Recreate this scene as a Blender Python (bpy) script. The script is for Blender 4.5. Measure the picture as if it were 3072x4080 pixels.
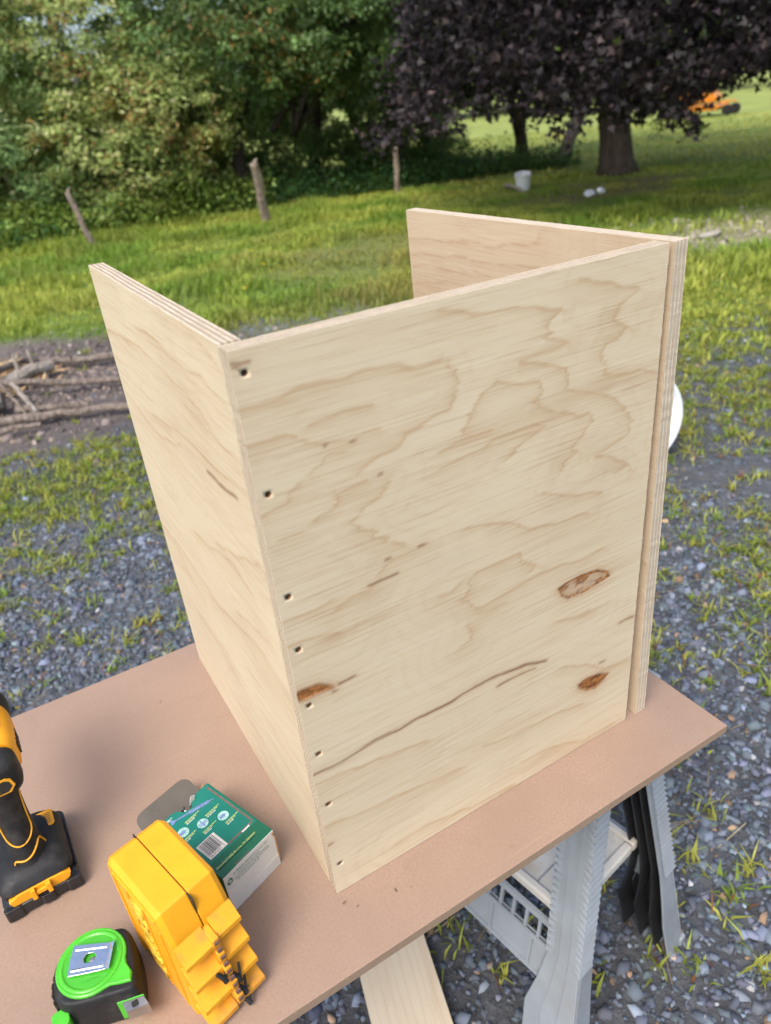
import bpy, bmesh, math, random
import numpy as np
from mathutils import Vector, Matrix, Euler

for o in list(bpy.data.objects): bpy.data.objects.remove(o)
S = bpy.context.scene
COL = S.collection
R = math.radians
random.seed(7)
rng = np.random.default_rng(7)
ZT = 0.80                                    # height of the work top above the ground

# ------------------------------------------------------------------ camera
cam = bpy.data.cameras.new('camera'); camo = bpy.data.objects.new('camera', cam); COL.objects.link(camo)
CAM = Vector((-0.1457, -0.4843, 1.5507))
camo.location = CAM
camo.rotation_euler = (R(60.5024), R(5.3158), R(-30.8165))
cam.sensor_fit = 'VERTICAL'; cam.sensor_height = 24; cam.lens = 24*2909.6/4080
cam.clip_start = 0.02; cam.clip_end = 600
cam.dof.use_dof = True; cam.dof.focus_distance = 0.85; cam.dof.aperture_fstop = 3.6
S.camera = camo
# ------------------------------------------------------------------ sky, sun, exposure
W = bpy.data.worlds.new('World'); S.world = W; W.use_nodes = True
wn = W.node_tree.nodes; wl = W.node_tree.links
sky = wn.new('ShaderNodeTexSky'); sky.sky_type = 'NISHITA'; sky.sun_disc = False
SUN_EL, SUN_AZ = 54, 236                     # azimuth clockwise from +Y
sky.sun_elevation = R(SUN_EL); sky.sun_rotation = R(SUN_AZ)
sky.air_density = 1.0; sky.dust_density = 4.0; sky.ozone_density = 1.0
wl.new(sky.outputs[0], wn['Background'].inputs[0]); wn['Background'].inputs[1].default_value = 0.15
sun = bpy.data.lights.new('sun', 'SUN'); suno = bpy.data.objects.new('sun', sun); COL.objects.link(suno)
sun.energy = 1.3; sun.angle = R(30); sun.color = (1.0, 0.97, 0.90)
sd = Vector((math.sin(R(SUN_AZ))*math.cos(R(SUN_EL)), math.cos(R(SUN_AZ))*math.cos(R(SUN_EL)), math.sin(R(SUN_EL))))
suno.rotation_euler = (-sd).to_track_quat('-Z', 'Y').to_euler(); suno.location = sd*30
S.view_settings.view_transform = 'Standard'; S.view_settings.look = 'None'; S.view_settings.gamma = 1
S.view_settings.exposure = 0.92
S.view_settings.use_curve_mapping = False
S.render.engine = 'CYCLES'
S.cycles.max_bounces = 5; S.cycles.diffuse_bounces = 2; S.cycles.transparent_max_bounces = 8

# ------------------------------------------------------------------ helpers
def link(o, parent=None):
    COL.objects.link(o)
    if parent is not None: o.parent = parent
    return o
def tag(o, label=None, cat=None, group=None, kind=None):
    if label: o['label'] = label
    if cat: o['category'] = cat
    if group: o['group'] = group
    if kind: o['kind'] = kind
    return o
def thing(name, label, cat, loc=(0,0,0), rot=(0,0,0), group=None):
    o = bpy.data.objects.new(name, None); o.empty_display_size = 0.05
    o.location = loc; o.rotation_euler = rot
    link(o); return tag(o, label, cat, group)

class MB:
    """collects simple solids in one mesh"""
    def __init__(s): s.v = []; s.f = []; s.m = []
    def add(s, vs, fs, mi=0, M=None):
        b = len(s.v)
        s.v += [tuple((M @ Vector(v)) if M is not None else v) for v in vs]
        s.f += [tuple(b+i for i in f) for f in fs]; s.m += [mi]*len(fs)
        return s
    def box(s, x0, x1, y0, y1, z0, z1, mi=0, M=None):
        vs = [(x,y,z) for x in (x0,x1) for y in (y0,y1) for z in (z0,z1)]
        return s.add(vs, [(0,1,3,2),(4,6,7,5),(0,4,5,1),(2,3,7,6),(0,2,6,4),(1,5,7,3)], mi, M)
    def prism(s, poly, a, b, axis='z', mi=0, M=None, shrink=0):
        n = len(poly)
        cx = sum(p[0] for p in poly)/n; cy = sum(p[1] for p in poly)/n
        def P(p, h, k=0):
            x = p[0]+(cx-p[0])*k; y = p[1]+(cy-p[1])*k
            return {'z':(x,y,h),'y':(x,h,y),'x':(h,x,y)}[axis]
        vs = [P(p,a) for p in poly]+[P(p,b,shrink) for p in poly]
        fs = [tuple(range(n))[::-1], tuple(range(n,2*n))]+[(i,(i+1)%n,n+(i+1)%n,n+i) for i in range(n)]
        return s.add(vs, fs, mi, M)
    def tube(s, pts, rad, n=8, mi=0, M=None, wob=0, flat=1.0):
        pts = [Vector(p) for p in pts]; k = len(pts)
        rad = [rad]*k if isinstance(rad,(int,float)) else rad
        vs = []; up = Vector((0.13,0.21,0.97))
        for i,p in enumerate(pts):
            d = (pts[min(i+1,k-1)]-pts[max(i-1,0)]).normalized()
            if abs(d.dot(up)) > .95: up = Vector((0.9,0.2,0.1))
            a = d.cross(up).normalized(); b = a.cross(d).normalized()
            for j in range(n):
                t = 2*math.pi*j/n; r = rad[i]*(1+wob*(random.random()-.5))
                vs.append(tuple(p+a*math.cos(t)*r+b*math.sin(t)*r*flat))
        fs = [(i*n+j,i*n+(j+1)%n,(i+1)*n+(j+1)%n,(i+1)*n+j) for i in range(k-1) for j in range(n)]
        fs += [tuple(range(n))[::-1], tuple(range((k-1)*n,k*n))]
        return s.add(vs, fs, mi, M)
    def lathe(s, prof, n=24, mi=0, M=None, cap=True, closed=False):
        k = len(prof); vs = [(r*math.cos(2*math.pi*j/n), r*math.sin(2*math.pi*j/n), z) for r,z in prof for j in range(n)]
        rings = range(k) if closed else range(k-1)
        fs = [(i*n+j,i*n+(j+1)%n,((i+1)%k)*n+(j+1)%n,((i+1)%k)*n+j) for i in rings for j in range(n)]
        if cap and not closed: fs += [tuple(range(n))[::-1], tuple(range((k-1)*n,k*n))]
        return s.add(vs, fs, mi, M)
    def build(s, name, mats, parent=None, smooth=False, bevel=0, seg=2, loc=None, rot=None, fix=True, sharp=50):
        me = bpy.data.meshes.new(name); me.from_pydata(s.v, [], s.f)
        if not isinstance(mats,(list,tuple)): mats = [mats]
        for m in mats: me.materials.append(m)
        me.polygons.foreach_set('material_index', s.m)
        if fix:
            bm = bmesh.new(); bm.from_mesh(me); bmesh.ops.recalc_face_normals(bm, faces=bm.faces); bm.to_mesh(me); bm.free()
        if smooth:
            me.polygons.foreach_set('use_smooth', [True]*len(me.polygons))
            if smooth != 'all': me.set_sharp_from_angle(angle=R(35))
        me.update()
        o = bpy.data.objects.new(name, me); link(o, parent)
        if loc is not None: o.location = loc
        if rot is not None: o.rotation_euler = rot
        if bevel:
            b = o.modifiers.new('bevel','BEVEL'); b.width = bevel; b.segments = seg; b.limit_method = 'ANGLE'; b.angle_limit = R(18); b.harden_normals = True
            me.polygons.foreach_set('use_smooth', [True]*len(me.polygons)); 
            me.set_sharp_from_angle(angle=R(sharp))
        return o

def npmesh(name, verts, nper, mats, parent=None, color=None, smooth=False, matidx=None):
    """verts (N,3), every face has nper[i] consecutive-indexed loops given by flat index list in tuple"""
    loops, starts, totals = nper
    me = bpy.data.meshes.new(name)
    me.vertices.add(len(verts)); me.vertices.foreach_set('co', np.asarray(verts, np.float32).ravel())
    me.loops.add(len(loops)); me.loops.foreach_set('vertex_index', np.asarray(loops, np.int32))
    me.polygons.add(len(starts)); me.polygons.foreach_set('loop_start', np.asarray(starts, np.int32))
    try: me.polygons.foreach_set('loop_total', np.asarray(totals, np.int32))
    except Exception: pass
    if not isinstance(mats,(list,tuple)): mats = [mats]
    for m in mats: me.materials.append(m)
    if matidx is not None: me.polygons.foreach_set('material_index', np.asarray(matidx, np.int32))
    if color is not None:
        a = me.attributes.new('tint','FLOAT_COLOR','POINT')
        c = np.ones((len(verts),4), np.float32); c[:,:color.shape[1]] = color
        a.data.foreach_set('color', c.ravel())
    if smooth: me.polygons.foreach_set('use_smooth', np.ones(len(starts), bool))
    me.update(calc_edges=True); me.validate()
    o = bpy.data.objects.new(name, me); link(o, parent); return o

def polys(template_faces, m, N):
    """repeat template faces (lists of local ids) for N copies of m verts"""
    lo=[]; st=[]; to=[]; off=0
    flat = np.concatenate([np.array(f) for f in template_faces]); tl = np.array([len(f) for f in template_faces])
    ts = np.concatenate([[0],np.cumsum(tl)[:-1]])
    lo = (flat[None,:]+np.arange(N)[:,None]*m).ravel()
    st = (ts[None,:]+np.arange(N)[:,None]*len(flat)).ravel()
    return lo, st, np.tile(tl,N)

_g = rng.random((256,256))
def vnoise(x, y):
    xi = np.floor(x).astype(int); yi = np.floor(y).astype(int); fx = x-xi; fy = y-yi
    fx = fx*fx*(3-2*fx); fy = fy*fy*(3-2*fy)
    g = lambda a,b: _g[a%256, b%256]
    return (g(xi,yi)*(1-fx)+g(xi+1,yi)*fx)*(1-fy)+(g(xi,yi+1)*(1-fx)+g(xi+1,yi+1)*fx)*fy
def fbm(x, y, o=3):
    v=0; a=.5; t=0
    for i in range(o): v = v+a*vnoise(x*2**i+17*i, y*2**i+31*i); t+=a; a*=.5
    return v/t
def sstep(a,b,x): t = np.clip((x-a)/(b-a),0,1); return t*t*(3-2*t)

# ------------------------------------------------------------------ material helper
class NT:
    def __init__(s, name):
        s.mat = bpy.data.materials.new(name); s.mat.use_nodes = True
        s.t = s.mat.node_tree; s.b = s.t.nodes['Principled BSDF']; s.out = s.t.nodes['Material Output']
    def n(s, ty, **k):
        nd = s.t.nodes.new(ty)
        for a,v in k.items(): setattr(nd, a, v)
        return nd
    def l(s, a, b): s.t.links.new(a, b)
    def set(s, sock, v):
        if hasattr(v, 'node') or isinstance(v, bpy.types.NodeSocket): s.l(v, sock)
        elif isinstance(v,(tuple,list)) and len(v)==3 and sock.type=='RGBA': sock.default_value = (*v,1)
        else: sock.default_value = v
    def coord(s, kind='Object', scale=(1,1,1), loc=(0,0,0), rot=(0,0,0)):
        c = s.n('ShaderNodeTexCoord'); m = s.n('ShaderNodeMapping'); s.l(c.outputs[kind], m.inputs['Vector'])
        m.inputs['Scale'].default_value = scale; m.inputs['Location'].default_value = loc; m.inputs['Rotation'].default_value = rot
        return m.outputs[0]
    def noise(s, vec, scale=1, detail=3, rough=.55, dist=0):
        x = s.n('ShaderNodeTexNoise'); s.l(vec, x.inputs['Vector']); x.inputs['Scale'].default_value = scale
        x.inputs['Detail'].default_value = detail; x.inputs['Roughness'].default_value = rough; x.inputs['Distortion'].default_value = dist
        return x.outputs['Fac']
    def vor(s, vec, scale=1, feature='F1', out='Distance', rand=1):
        x = s.n('ShaderNodeTexVoronoi', feature=feature); s.l(vec, x.inputs['Vector']); x.inputs['Scale'].default_value = scale; x.inputs['Randomness'].default_value = rand
        return x.outputs[out]
    def ramp(s, fac, a, b, lo=0, hi=1, clamp=True):
        m = s.n('ShaderNodeMapRange'); m.clamp = clamp; s.l(fac, m.inputs[0])
        m.inputs[1].default_value=a; m.inputs[2].default_value=b; m.inputs[3].default_value=lo; m.inputs[4].default_value=hi
        return m.outputs[0]
    def math(s, op, a, b=0):
        m = s.n('ShaderNodeMath', operation=op); s.set(m.inputs[0], a); s.set(m.inputs[1], b); return m.outputs[0]
    def mix(s, fac, a, b, mode='MIX'):
        m = s.n('ShaderNodeMix', data_type='RGBA', blend_type=mode); s.set(m.inputs[0], fac); s.set(m.inputs[6], a); s.set(m.inputs[7], b)
        return m.outputs[2]
    def attr(s, name):
        a = s.n('ShaderNodeAttribute'); a.attribute_name = name; return a
    def sep(s, c):
        x = s.n('ShaderNodeSeparateColor'); s.l(c, x.inputs[0]); return x.outputs
    def xyz(s, v):
        x = s.n('ShaderNodeSeparateXYZ'); s.l(v, x.inputs[0]); return x.outputs
    def bump(s, h, strength=.3, dist=.001):
        b = s.n('ShaderNodeBump'); s.l(h, b.inputs['Height']); b.inputs['Strength'].default_value = strength; b.inputs['Distance'].default_value = dist
        s.l(b.outputs[0], s.b.inputs['Normal'])
    def done(s, color=None, rough=.5, spec=.5, metal=0, coat=0):
        if color is not None: s.set(s.b.inputs['Base Color'], color)
        s.set(s.b.inputs['Roughness'], rough); s.set(s.b.inputs['Specular IOR Level'], spec); s.set(s.b.inputs['Metallic'], metal)
        if coat: s.b.inputs['Coat Weight'].default_value = coat
        return s.mat

def plain(name, col, rough=.5, spec=.5, metal=0, var=.12, scale=60, bump=0, dirt=None, bscale=None):
    m = NT(name); c = m.coord(scale=(1,1,1))
    f = m.ramp(m.noise(c, scale, 4), .3, .7)
    lo = tuple(x*(1-var) for x in col); hi = tuple(min(1,x*(1+var)) for x in col)
    k = m.mix(f, lo, hi)
    if dirt:
        g = m.ramp(m.noise(c, scale*.35, 6, .65), .53, .72); k = m.mix(m.math('MULTIPLY', g, dirt[3]), k, dirt[:3])
    if bump: m.bump(m.noise(c, bscale or scale*8, 3), bump, .0005)
    r = m.ramp(m.noise(c, scale*1.7, 3), .3, .7, rough*.85, min(1,rough*1.15))
    return m.done(k, r, spec, metal)

def leafmat(name, trans=.3, rough=.5, spec=.3):
    m = NT(name); a = m.attr('tint')
    m.done(a.outputs['Color'], rough, spec)
    tr = m.n('ShaderNodeBsdfTranslucent'); m.l(m.mix(.5, a.outputs['Color'], (.25,.3,.03), 'MIX') if trans>.25 else a.outputs['Color'], tr.inputs[0])
    mx = m.n('ShaderNodeMixShader'); mx.inputs[0].default_value = trans
    m.l(m.b.outputs[0], mx.inputs[1]); m.l(tr.outputs[0], mx.inputs[2]); m.l(mx.outputs[0], m.out.inputs[0])
    return m.mat

# ------------------------------------------------------------------ materials
def ply_face(name, off, light=(.62,.53,.38), warm=(.455,.31,.18)):
    m = NT(name)
    c1 = m.coord(scale=(9,1,420), loc=off); c2 = m.coord(scale=(22,1,900), loc=off); c3 = m.coord(scale=(5,1,26), loc=off)
    c4 = m.coord(scale=(3,1,8), loc=off)
    hatch = m.noise(c1, 1, 3, .6); fine = m.noise(c2, 1, 2); streaky = m.noise(c3, 1, 4, .6, .6); broad = m.noise(c4, 1, 2)
    g = m.sep(m.attr('tint').outputs['Color'])
    ringh = m.math('MULTIPLY', g[0], m.ramp(hatch, .32, .60, .45, 1.25))
    col = m.mix(m.ramp(broad, .3, .7), light, tuple(x*y for x,y in zip(light,(.93,.915,.90))))
    col = m.mix(m.ramp(streaky, .52, .72, 0, .34), col, warm)
    col = m.mix(m.math('MINIMUM', ringh, .70), col, warm)
    pores = m.ramp(hatch, .54, .68, 0, .60)
    col = m.mix(m.math('MULTIPLY', pores, m.ramp(streaky,.35,.65,.35,1)), col, (.40,.27,.17))
    col = m.mix(m.ramp(fine, .60, .72, 0, .30), col, (.72,.64,.52))
    med = m.noise(m.coord(scale=(4,1,150), loc=off), 1, 4, .65); col = m.mix(m.ramp(med,.52,.74,0,.26), col, (.47,.35,.225)); col = m.mix(m.ramp(med,.46,.28,0,.22), col, (.70,.63,.49))
    smu = m.noise(m.coord(scale=(7,1,7), loc=off), 1, 5, .7); col = m.mix(m.ramp(smu,.55,.75,0,.16), col, (.34,.28,.22))
    # pitch streaks and knots: dark amber with lighter flecks
    kn = m.noise(m.coord(scale=(90,1,160), loc=off), 1, 5, .7)
    amber = m.mix(m.ramp(kn,.38,.62), (.085,.03,.014), (.40,.165,.045))
    col = m.mix(m.math('MULTIPLY', g[2], m.ramp(hatch,.3,.6,.6,1)), col, (.17,.075,.04))
    col = m.mix(g[1], col, amber)
    m.bump(m.math('ADD', hatch, m.math('MULTIPLY', fine, .6)), .32, .0006)
    return m.done(col, m.ramp(hatch,.3,.7,.5,.68), .32)
def ply_edge(name, off, ca=(.26,.205,.15), cb=(.45,.37,.28)):
    m = NT(name); t = m.n('ShaderNodeTexCoord'); x,y,z = m.xyz(t.outputs['Object'])
    wav = m.ramp(m.noise(m.coord(scale=(7,7,7), loc=off),1,2), .3,.7,-.0009,.0009)
    yy = m.math('DIVIDE', m.math('ADD', y, wav), .01754)
    ply = m.math('MULTIPLY', yy, 3.5)                       # seven plies, alternate grain
    fr = m.math('FRACT', ply)
    endg = m.math('GREATER_THAN', fr, .5)
    edge = m.math('ABSOLUTE', m.math('SUBTRACT', m.math('FRACT', m.math('MULTIPLY', yy, 7)), .5))
    c1 = m.coord(scale=(260,900,260), loc=off); c2 = m.coord(scale=(30,700,30), loc=off)
    n1 = m.noise(c1,1,3,.7); n2 = m.noise(c2,1,3,.65)
    long_ = m.mix(m.ramp(n2,.35,.65), (.49,.40,.285), (.68,.59,.46))
    cross = m.mix(m.ramp(n1,.3,.7), ca, cb)
    col = m.mix(endg, long_, cross)
    col = m.mix(m.math('MULTIPLY', m.ramp(edge,.40,.5), m.ramp(n2,.42,.58,.1,.9)), col, (.14,.095,.065))
    m.bump(n1, .6, .0012)
    return m.done(col, .8, .15)
M_FACE = {k: ply_face('birch_face_'+k, o) for k,o in dict(front=(0,0,0), left=(3.3,0,1.7), right=(8.1,0,5.2), offcut=(5,0,9)).items()}
M_FACE['right'] = ply_face('birch_face_right_warm', (8.1,0,5.2), (.55,.43,.30), (.42,.28,.17))
M_EDGE = ply_edge('plywood_edge', (0,0,0)); M_EDGE2 = ply_edge('plywood_edge_rough', (4,2,7), (.38,.32,.25), (.54,.46,.37))

def mdf(name, base, edge=False):
    m = NT(name); c = m.coord()
    f1 = m.noise(c, 900, 2, .7); f2 = m.noise(c, 300, 4, .7); f3 = m.noise(c, 7, 4, .6); f4 = m.noise(m.coord(scale=(320,1100,300), rot=(0,0,.5)), 1, 2)
    lo = tuple(x*.86 for x in base); hi = tuple(x*1.12 for x in base)
    col = m.mix(m.ramp(f2,.3,.7), lo, hi)
    col = m.mix(m.ramp(f3,.35,.7,0,.5), col, tuple(x*.80 for x in base)); scr = m.noise(m.coord(scale=(2.2,160,1), rot=(0,0,.35)),1,3,.6); col = m.mix(m.ramp(scr,.66,.74,0,.22), col, tuple(x*1.5 for x in base)); st_ = m.noise(c, 17, 5, .7); col = m.mix(m.ramp(st_,.58,.72,0,.22), col, tuple(x*.62 for x in base))
    col = m.mix(m.ramp(f1,.66,.76,0,.7), col, tuple(x*.45 for x in base))
    col = m.mix(m.ramp(f4,.68,.76,0,.45), col, (.55,.40,.30))
    m.bump(m.math('ADD', f1, f2), .25 if not edge else .6, .0006)
    return m.done(col, m.ramp(f2,.3,.7,.48,.62) if not edge else .85, .42 if not edge else .2)
M_MDF = mdf('mdf_face', (.325,.223,.165)); M_MDFE = mdf('mdf_edge', (.31,.22,.155), True)
M_BLACK = plain('black_rubber', (.012,.0125,.0145), .55, .35, var=.3, scale=90, bump=.2, dirt=(.09,.085,.08,.35))
M_BLACKG = plain('black_plastic', (.014,.015,.018), .3, .5, var=.3, scale=60, dirt=(.08,.08,.08,.25))
M_YEL = plain('yellow_plastic', (.80,.355,.012), .42, .45, var=.06, scale=40, dirt=(.42,.20,.02,.35), bump=.06, bscale=1500)
M_YELD = plain('dusty_yellow_plastic', (.78,.335,.014), .55, .35, var=.1, scale=60, dirt=(.34,.16,.06,.85))
M_YELLINE = plain('yellow_line', (.72,.34,.02), .5)
M_GREEN = plain('lime_plastic', (.075,.47,.03), .28, .5, var=.07, scale=50, dirt=(.05,.28,.03,.3))
M_GREEND = plain('lime_plastic_recess', (.06,.40,.028), .35, .5, var=.07, scale=50, dirt=(.04,.22,.03,.4))
M_CHROME = plain('chrome', (.74,.77,.82), .07, .5, 1, var=.05, scale=30, dirt=(.45,.38,.32,.25), bump=.8, bscale=110)
M_STEEL = plain('dull_steel', (.45,.44,.43), .38, .5, 1, var=.15, scale=80)
M_SCREW = plain('dark_screw', (.11,.095,.08), .4, .5, .8, var=.3, scale=500)
M_CARDG = plain('green_card', (.004,.155,.115), .38, .5, var=.10, scale=22, dirt=(.03,.24,.19,.25))
M_CARDG2 = plain('deep_green_card', (.004,.105,.055), .4, .5, var=.1, scale=25)
M_CARDW = plain('white_card', (.62,.61,.58), .6, .3, var=.05, scale=35, dirt=(.45,.42,.38,.3))
M_CARDI = plain('grey_card_inside', (.12,.11,.098), .75, .2, var=.1, scale=40, bump=.15, bscale=900)
M_CARDB = plain('brown_card', (.40,.235,.115), .75, .2, var=.12, scale=60)
M_INKY = plain('pale_yellow_ink', (.55,.60,.20), .5); M_INKW = plain('white_ink', (.70,.74,.74), .5); M_INKK = plain('black_ink', (.02,.02,.02), .5)
M_INKG = plain('green_ink', (.01,.13,.08), .5); M_INKB = plain('blue_grey_ink', (.16,.22,.42), .4, var=.35, scale=350); M_INKBR = plain('brown_ink', (.17,.09,.075), .6, var=.3, scale=120)
M_INKL = plain('pale_mint_ink', (.33,.55,.50), .45, var=.25, scale=260)
M_GREY = plain('grey_plastic', (.265,.295,.325), .48, .4, var=.09, scale=18, dirt=(.22,.20,.17,.45), bump=.12, bscale=500)
M_GREYSHADE = plain('grey_plastic_shaded', (.020,.021,.024), .6, .3, var=.2, scale=20, dirt=(.05,.045,.04,.4))  # same grey plastic, its colour darkened for the shade inside the hollow legs
M_TRAY = plain('dirty_white_plastic', (.58,.56,.51), .5, .4, var=.08, scale=20, dirt=(.36,.26,.15,.8))
M_WHITE = plain('white_plastic', (.76,.80,.84), .35, .5, var=.03, scale=10)
M_DKCARD = plain('badge_black', (.02,.02,.022), .35)
M_LABEL = plain('label_print', (.30,.17,.04), .5, var=.5, scale=900)
def bark(name, lo, hi, sc=14, moss=None):
    m = NT(name); c = m.coord(scale=(sc,sc,sc*.28)); n1 = m.noise(c,1,6,.65,.6); v = m.vor(c,1.4)
    col = m.mix(m.ramp(n1,.3,.7), lo, hi); col = m.mix(m.ramp(v,.0,.35,.6,0), col, tuple(x*.35 for x in lo))
    if moss: col = m.mix(m.ramp(m.noise(m.coord(),2.2,4),.5,.65,0,.7), col, moss)
    m.bump(m.math('ADD', n1, v), .7, .02); return m.done(col, .9, .1)
M_BARK = bark('maple_bark', (.045,.035,.028), (.115,.095,.08), 9)
M_BARKD = bark('dark_bark', (.025,.02,.016), (.06,.05,.04), 10)
M_BARKG = bark('grey_bark', (.12,.105,.095), (.25,.225,.20), 10)
M_POST = bark('weathered_wood', (.16,.12,.095), (.44,.36,.30), 26, None)
M_LOG = bark('dead_branch', (.11,.088,.074), (.30,.25,.21), 30)
M_LOGP = bark('pale_stick', (.26,.22,.18), (.45,.40,.35), 40)
M_SPLINT = bark('splintered_wood', (.30,.18,.09), (.56,.40,.24), 45)
M_STONE = leafmat('slate_chip', 0.0, .85, .12)
M_GRASS = leafmat('grass_blade', .45, .5, .25)
M_LEAF = leafmat('green_leaf', .38, .5, .3)
M_LEAFP = leafmat('purple_leaf', .12, .5, .25)
M_ORANGE = plain('orange_paint', (.58,.21,.02), .35, .5, var=.08, scale=4)
M_TYRE = plain('tyre_rubber', (.02,.02,.021), .8, .2)

def ground_mat():
    m = NT('ground_soil'); c = m.coord(); a = m.attr('tint').outputs['Color']
    v = m.vor(c, 38, out='Color'); vd = m.vor(c, 38); n = m.noise(c, 9, 5, .65); nf = m.noise(c, 60, 4, .7); nb = m.noise(c, 1.3, 3)
    chip = m.sep(v)[0]
    col = m.mix(m.ramp(n,.25,.75,0,.55), a, m.mix(1.0, a, (.45,.42,.40), 'MULTIPLY'))
    col = m.mix(m.ramp(chip,.2,.95,0,.45), col, m.mix(1.0, a, (1.6,1.6,1.6), 'MULTIPLY'))
    col = m.mix(m.ramp(nf,.5,.75,0,.5), col, m.mix(1.0, a, (.5,.5,.5), 'MULTIPLY'))
    m.bump(m.math('ADD', m.math('MULTIPLY', vd, .6), nf), .6, .02)
    return m.done(col, .92, .12)
M_GROUND = ground_mat()
# ================================================================== GROUND
def axis(lo, hi, c, fine, grow):
    a=[c]; s=fine
    while a[-1] < hi: a.append(a[-1]+s); s*=grow
    b=[c]; s=fine
    while b[-1] > lo: b.append(b[-1]-s); s*=grow
    return np.array(sorted(set(b[1:]+a)))
gx = axis(-150, 260, 1.5, .09, 1.031); gy = axis(-150, 260, 2.5, .09, 1.031)
def ell(x,y,cx,cy,rx,ry,k=.25,amp=.8):
    d = np.sqrt(((x-cx)/rx)**2+((y-cy)/ry)**2)+(fbm(x*1.7+3,y*1.7+9)-.5)*amp
    return 1-sstep(1-k,1+k,d)
def zones(x, y):
    d = np.hypot(x-CAM.x, y-CAM.y)
    mead = sstep(4.9, 6.7, d+(fbm(x*.8,y*.8)-.5)*3.2)
    soil = ell(x,y,-.5,5.25,1.8,1.5,.12,.35)
    band = ell(x,y,0.05,3.35,.75,.36,.3,.7)
    dry = np.maximum(ell(x,y,4.3,7.3,1.5,1.1,.45), .8*ell(x,y,2.6,5.2,1.0,.8,.4))
    pale = ell(x,y,7.3,4.8,1.3,.75,.4)
    litter = ell(x,y,9.2,8.7,1.7,.9,.45)
    lawn = sstep(8.2, 9.8, x*.8+y*.28+(fbm(x*.3,y*.3)-.5)*2)
    return d, mead, soil, band, dry, pale, litter, lawn
def mixc(c, w, k): return c*(1-w[...,None])+np.array(k)*w[...,None]
X,Y = np.meshgrid(gx,gy,indexing='ij')
d,mead,soil,band,dry,pale,litter,lawn = zones(X,Y)
g = np.ones(X.shape+(3,))*np.array((.088,.096,.110))
g = mixc(g, .5*fbm(X*2.1,Y*2.1), (.095,.090,.082))
g = mixc(g, mead, (.125,.19,.045)); g = mixc(g, band*.6, (.05,.07,.02)); g = mixc(g, soil, (.125,.108,.104))
g = mixc(g, lawn*mead, (.165,.215,.06)); far = sstep(15,34,d); g = mixc(g, far*mead, (.26,.31,.09))  # lawn and far field colours lightened so the ground looks sunlit
g = mixc(g, dry*.5, (.21,.19,.10)); g = mixc(g, pale*.8, (.27,.245,.18)); g = mixc(g, litter*.8, (.12,.085,.06))
g *= (.75+.5*fbm(X*.9+5,Y*.9+2))[...,None]
Z = (fbm(X*.7,Y*.7)-.5)*.06*sstep(2.2,5,d)+(fbm(X*5,Y*5)-.5)*.012
V = np.stack([X,Y,Z-.008],-1).reshape(-1,3); nx,ny = X.shape
i,j = np.meshgrid(np.arange(nx-1),np.arange(ny-1),indexing='ij')
q = np.stack([i*ny+j,(i+1)*ny+j,(i+1)*ny+j+1,i*ny+j+1],-1).reshape(-1,4)
tag(npmesh('ground', V, (q.ravel(), np.arange(len(q))*4, np.full(len(q),4)), M_GROUND, color=g.reshape(-1,3), smooth=True), kind='structure')
def gz(x,y):
    d = np.hypot(x-CAM.x,y-CAM.y); return (fbm(x*.7,y*.7)-.5)*.06*sstep(2.2,5,d)+(fbm(x*5,y*5)-.5)*.012-.008

def sector(N, r0, r1, a0, a1):
    r = np.sqrt(rng.random(N)*(r1*r1-r0*r0)+r0*r0); a = np.radians(a0+(a1-a0)*rng.random(N))
    return CAM.x+r*np.sin(a), CAM.y+r*np.cos(a)

# ------------------------------------------------------------------ gravel
def stones(name, x, y, half, col, flat=.28):
    N=len(x); m=5; th=(np.arange(m)*6.283/m)[None]+rng.normal(0,.26,(N,m)); rr=.48+.70*rng.random((N,m))
    asp=(.48+.45*rng.random(N))[:,None]; ht=(half*flat*(.5+.9*rng.random(N)))[:,None]
    tk=.62+.25*rng.random((N,1)); sh=rng.normal(0,.10,(N,2))
    top=np.stack([half[:,None]*(rr*tk*np.cos(th)+sh[:,:1]),half[:,None]*asp*(rr*tk*np.sin(th)+sh[:,1:]),ht*(1+rng.normal(0,.32,(N,m)))],-1)
    bot=np.stack([half[:,None]*rr*np.cos(th),half[:,None]*asp*rr*np.sin(th),-ht*(.5+.4*rng.random((N,m)))],-1)
    P=np.concatenate([top,bot],1)
    t = rng.normal(0,.24,(N,2)); yaw = rng.random(N)*6.283
    cx,sx = np.cos(t[:,0]),np.sin(t[:,0]); cy,sy = np.cos(t[:,1]),np.sin(t[:,1]); cz,sz = np.cos(yaw),np.sin(yaw)
    a,b,c = P[...,0],P[...,1],P[...,2]
    b,c = b*cx[:,None]-c*sx[:,None], b*sx[:,None]+c*cx[:,None]
    a,c = a*cy[:,None]+c*sy[:,None], -a*sy[:,None]+c*cy[:,None]
    a,b = a*cz[:,None]-b*sz[:,None], a*sz[:,None]+b*cz[:,None]
    P = np.stack([a+x[:,None], b+y[:,None], c+(gz(x,y)+half*flat*.4+.006*rng.random(N))[:,None]],-1)
    F = [(0,1,2,3,4)]+[(i,i+m,(i+1)%m+m,(i+1)%m) for i in range(m)]
    return tag(npmesh(name, P.reshape(-1,3), polys(F,2*m,N), M_STONE, color=np.repeat(col,2*m,0)), kind='stuff')
def slate(N, warm=.03):
    c = np.array((.114,.134,.167))*np.exp(rng.normal(-.06,.34,N))[:,None]
    c *= 1+rng.normal(0,.05,(N,3))
    k = rng.random(N); c[k<warm] = np.array((.24,.165,.11))*np.exp(rng.normal(0,.35,(k<warm).sum()))[:,None]
    c[(k>.975)] = np.array((.27,.275,.285))*np.exp(rng.normal(0,.2,(k>.975).sum()))[:,None]
    return np.clip(c,.02,.6)
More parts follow.
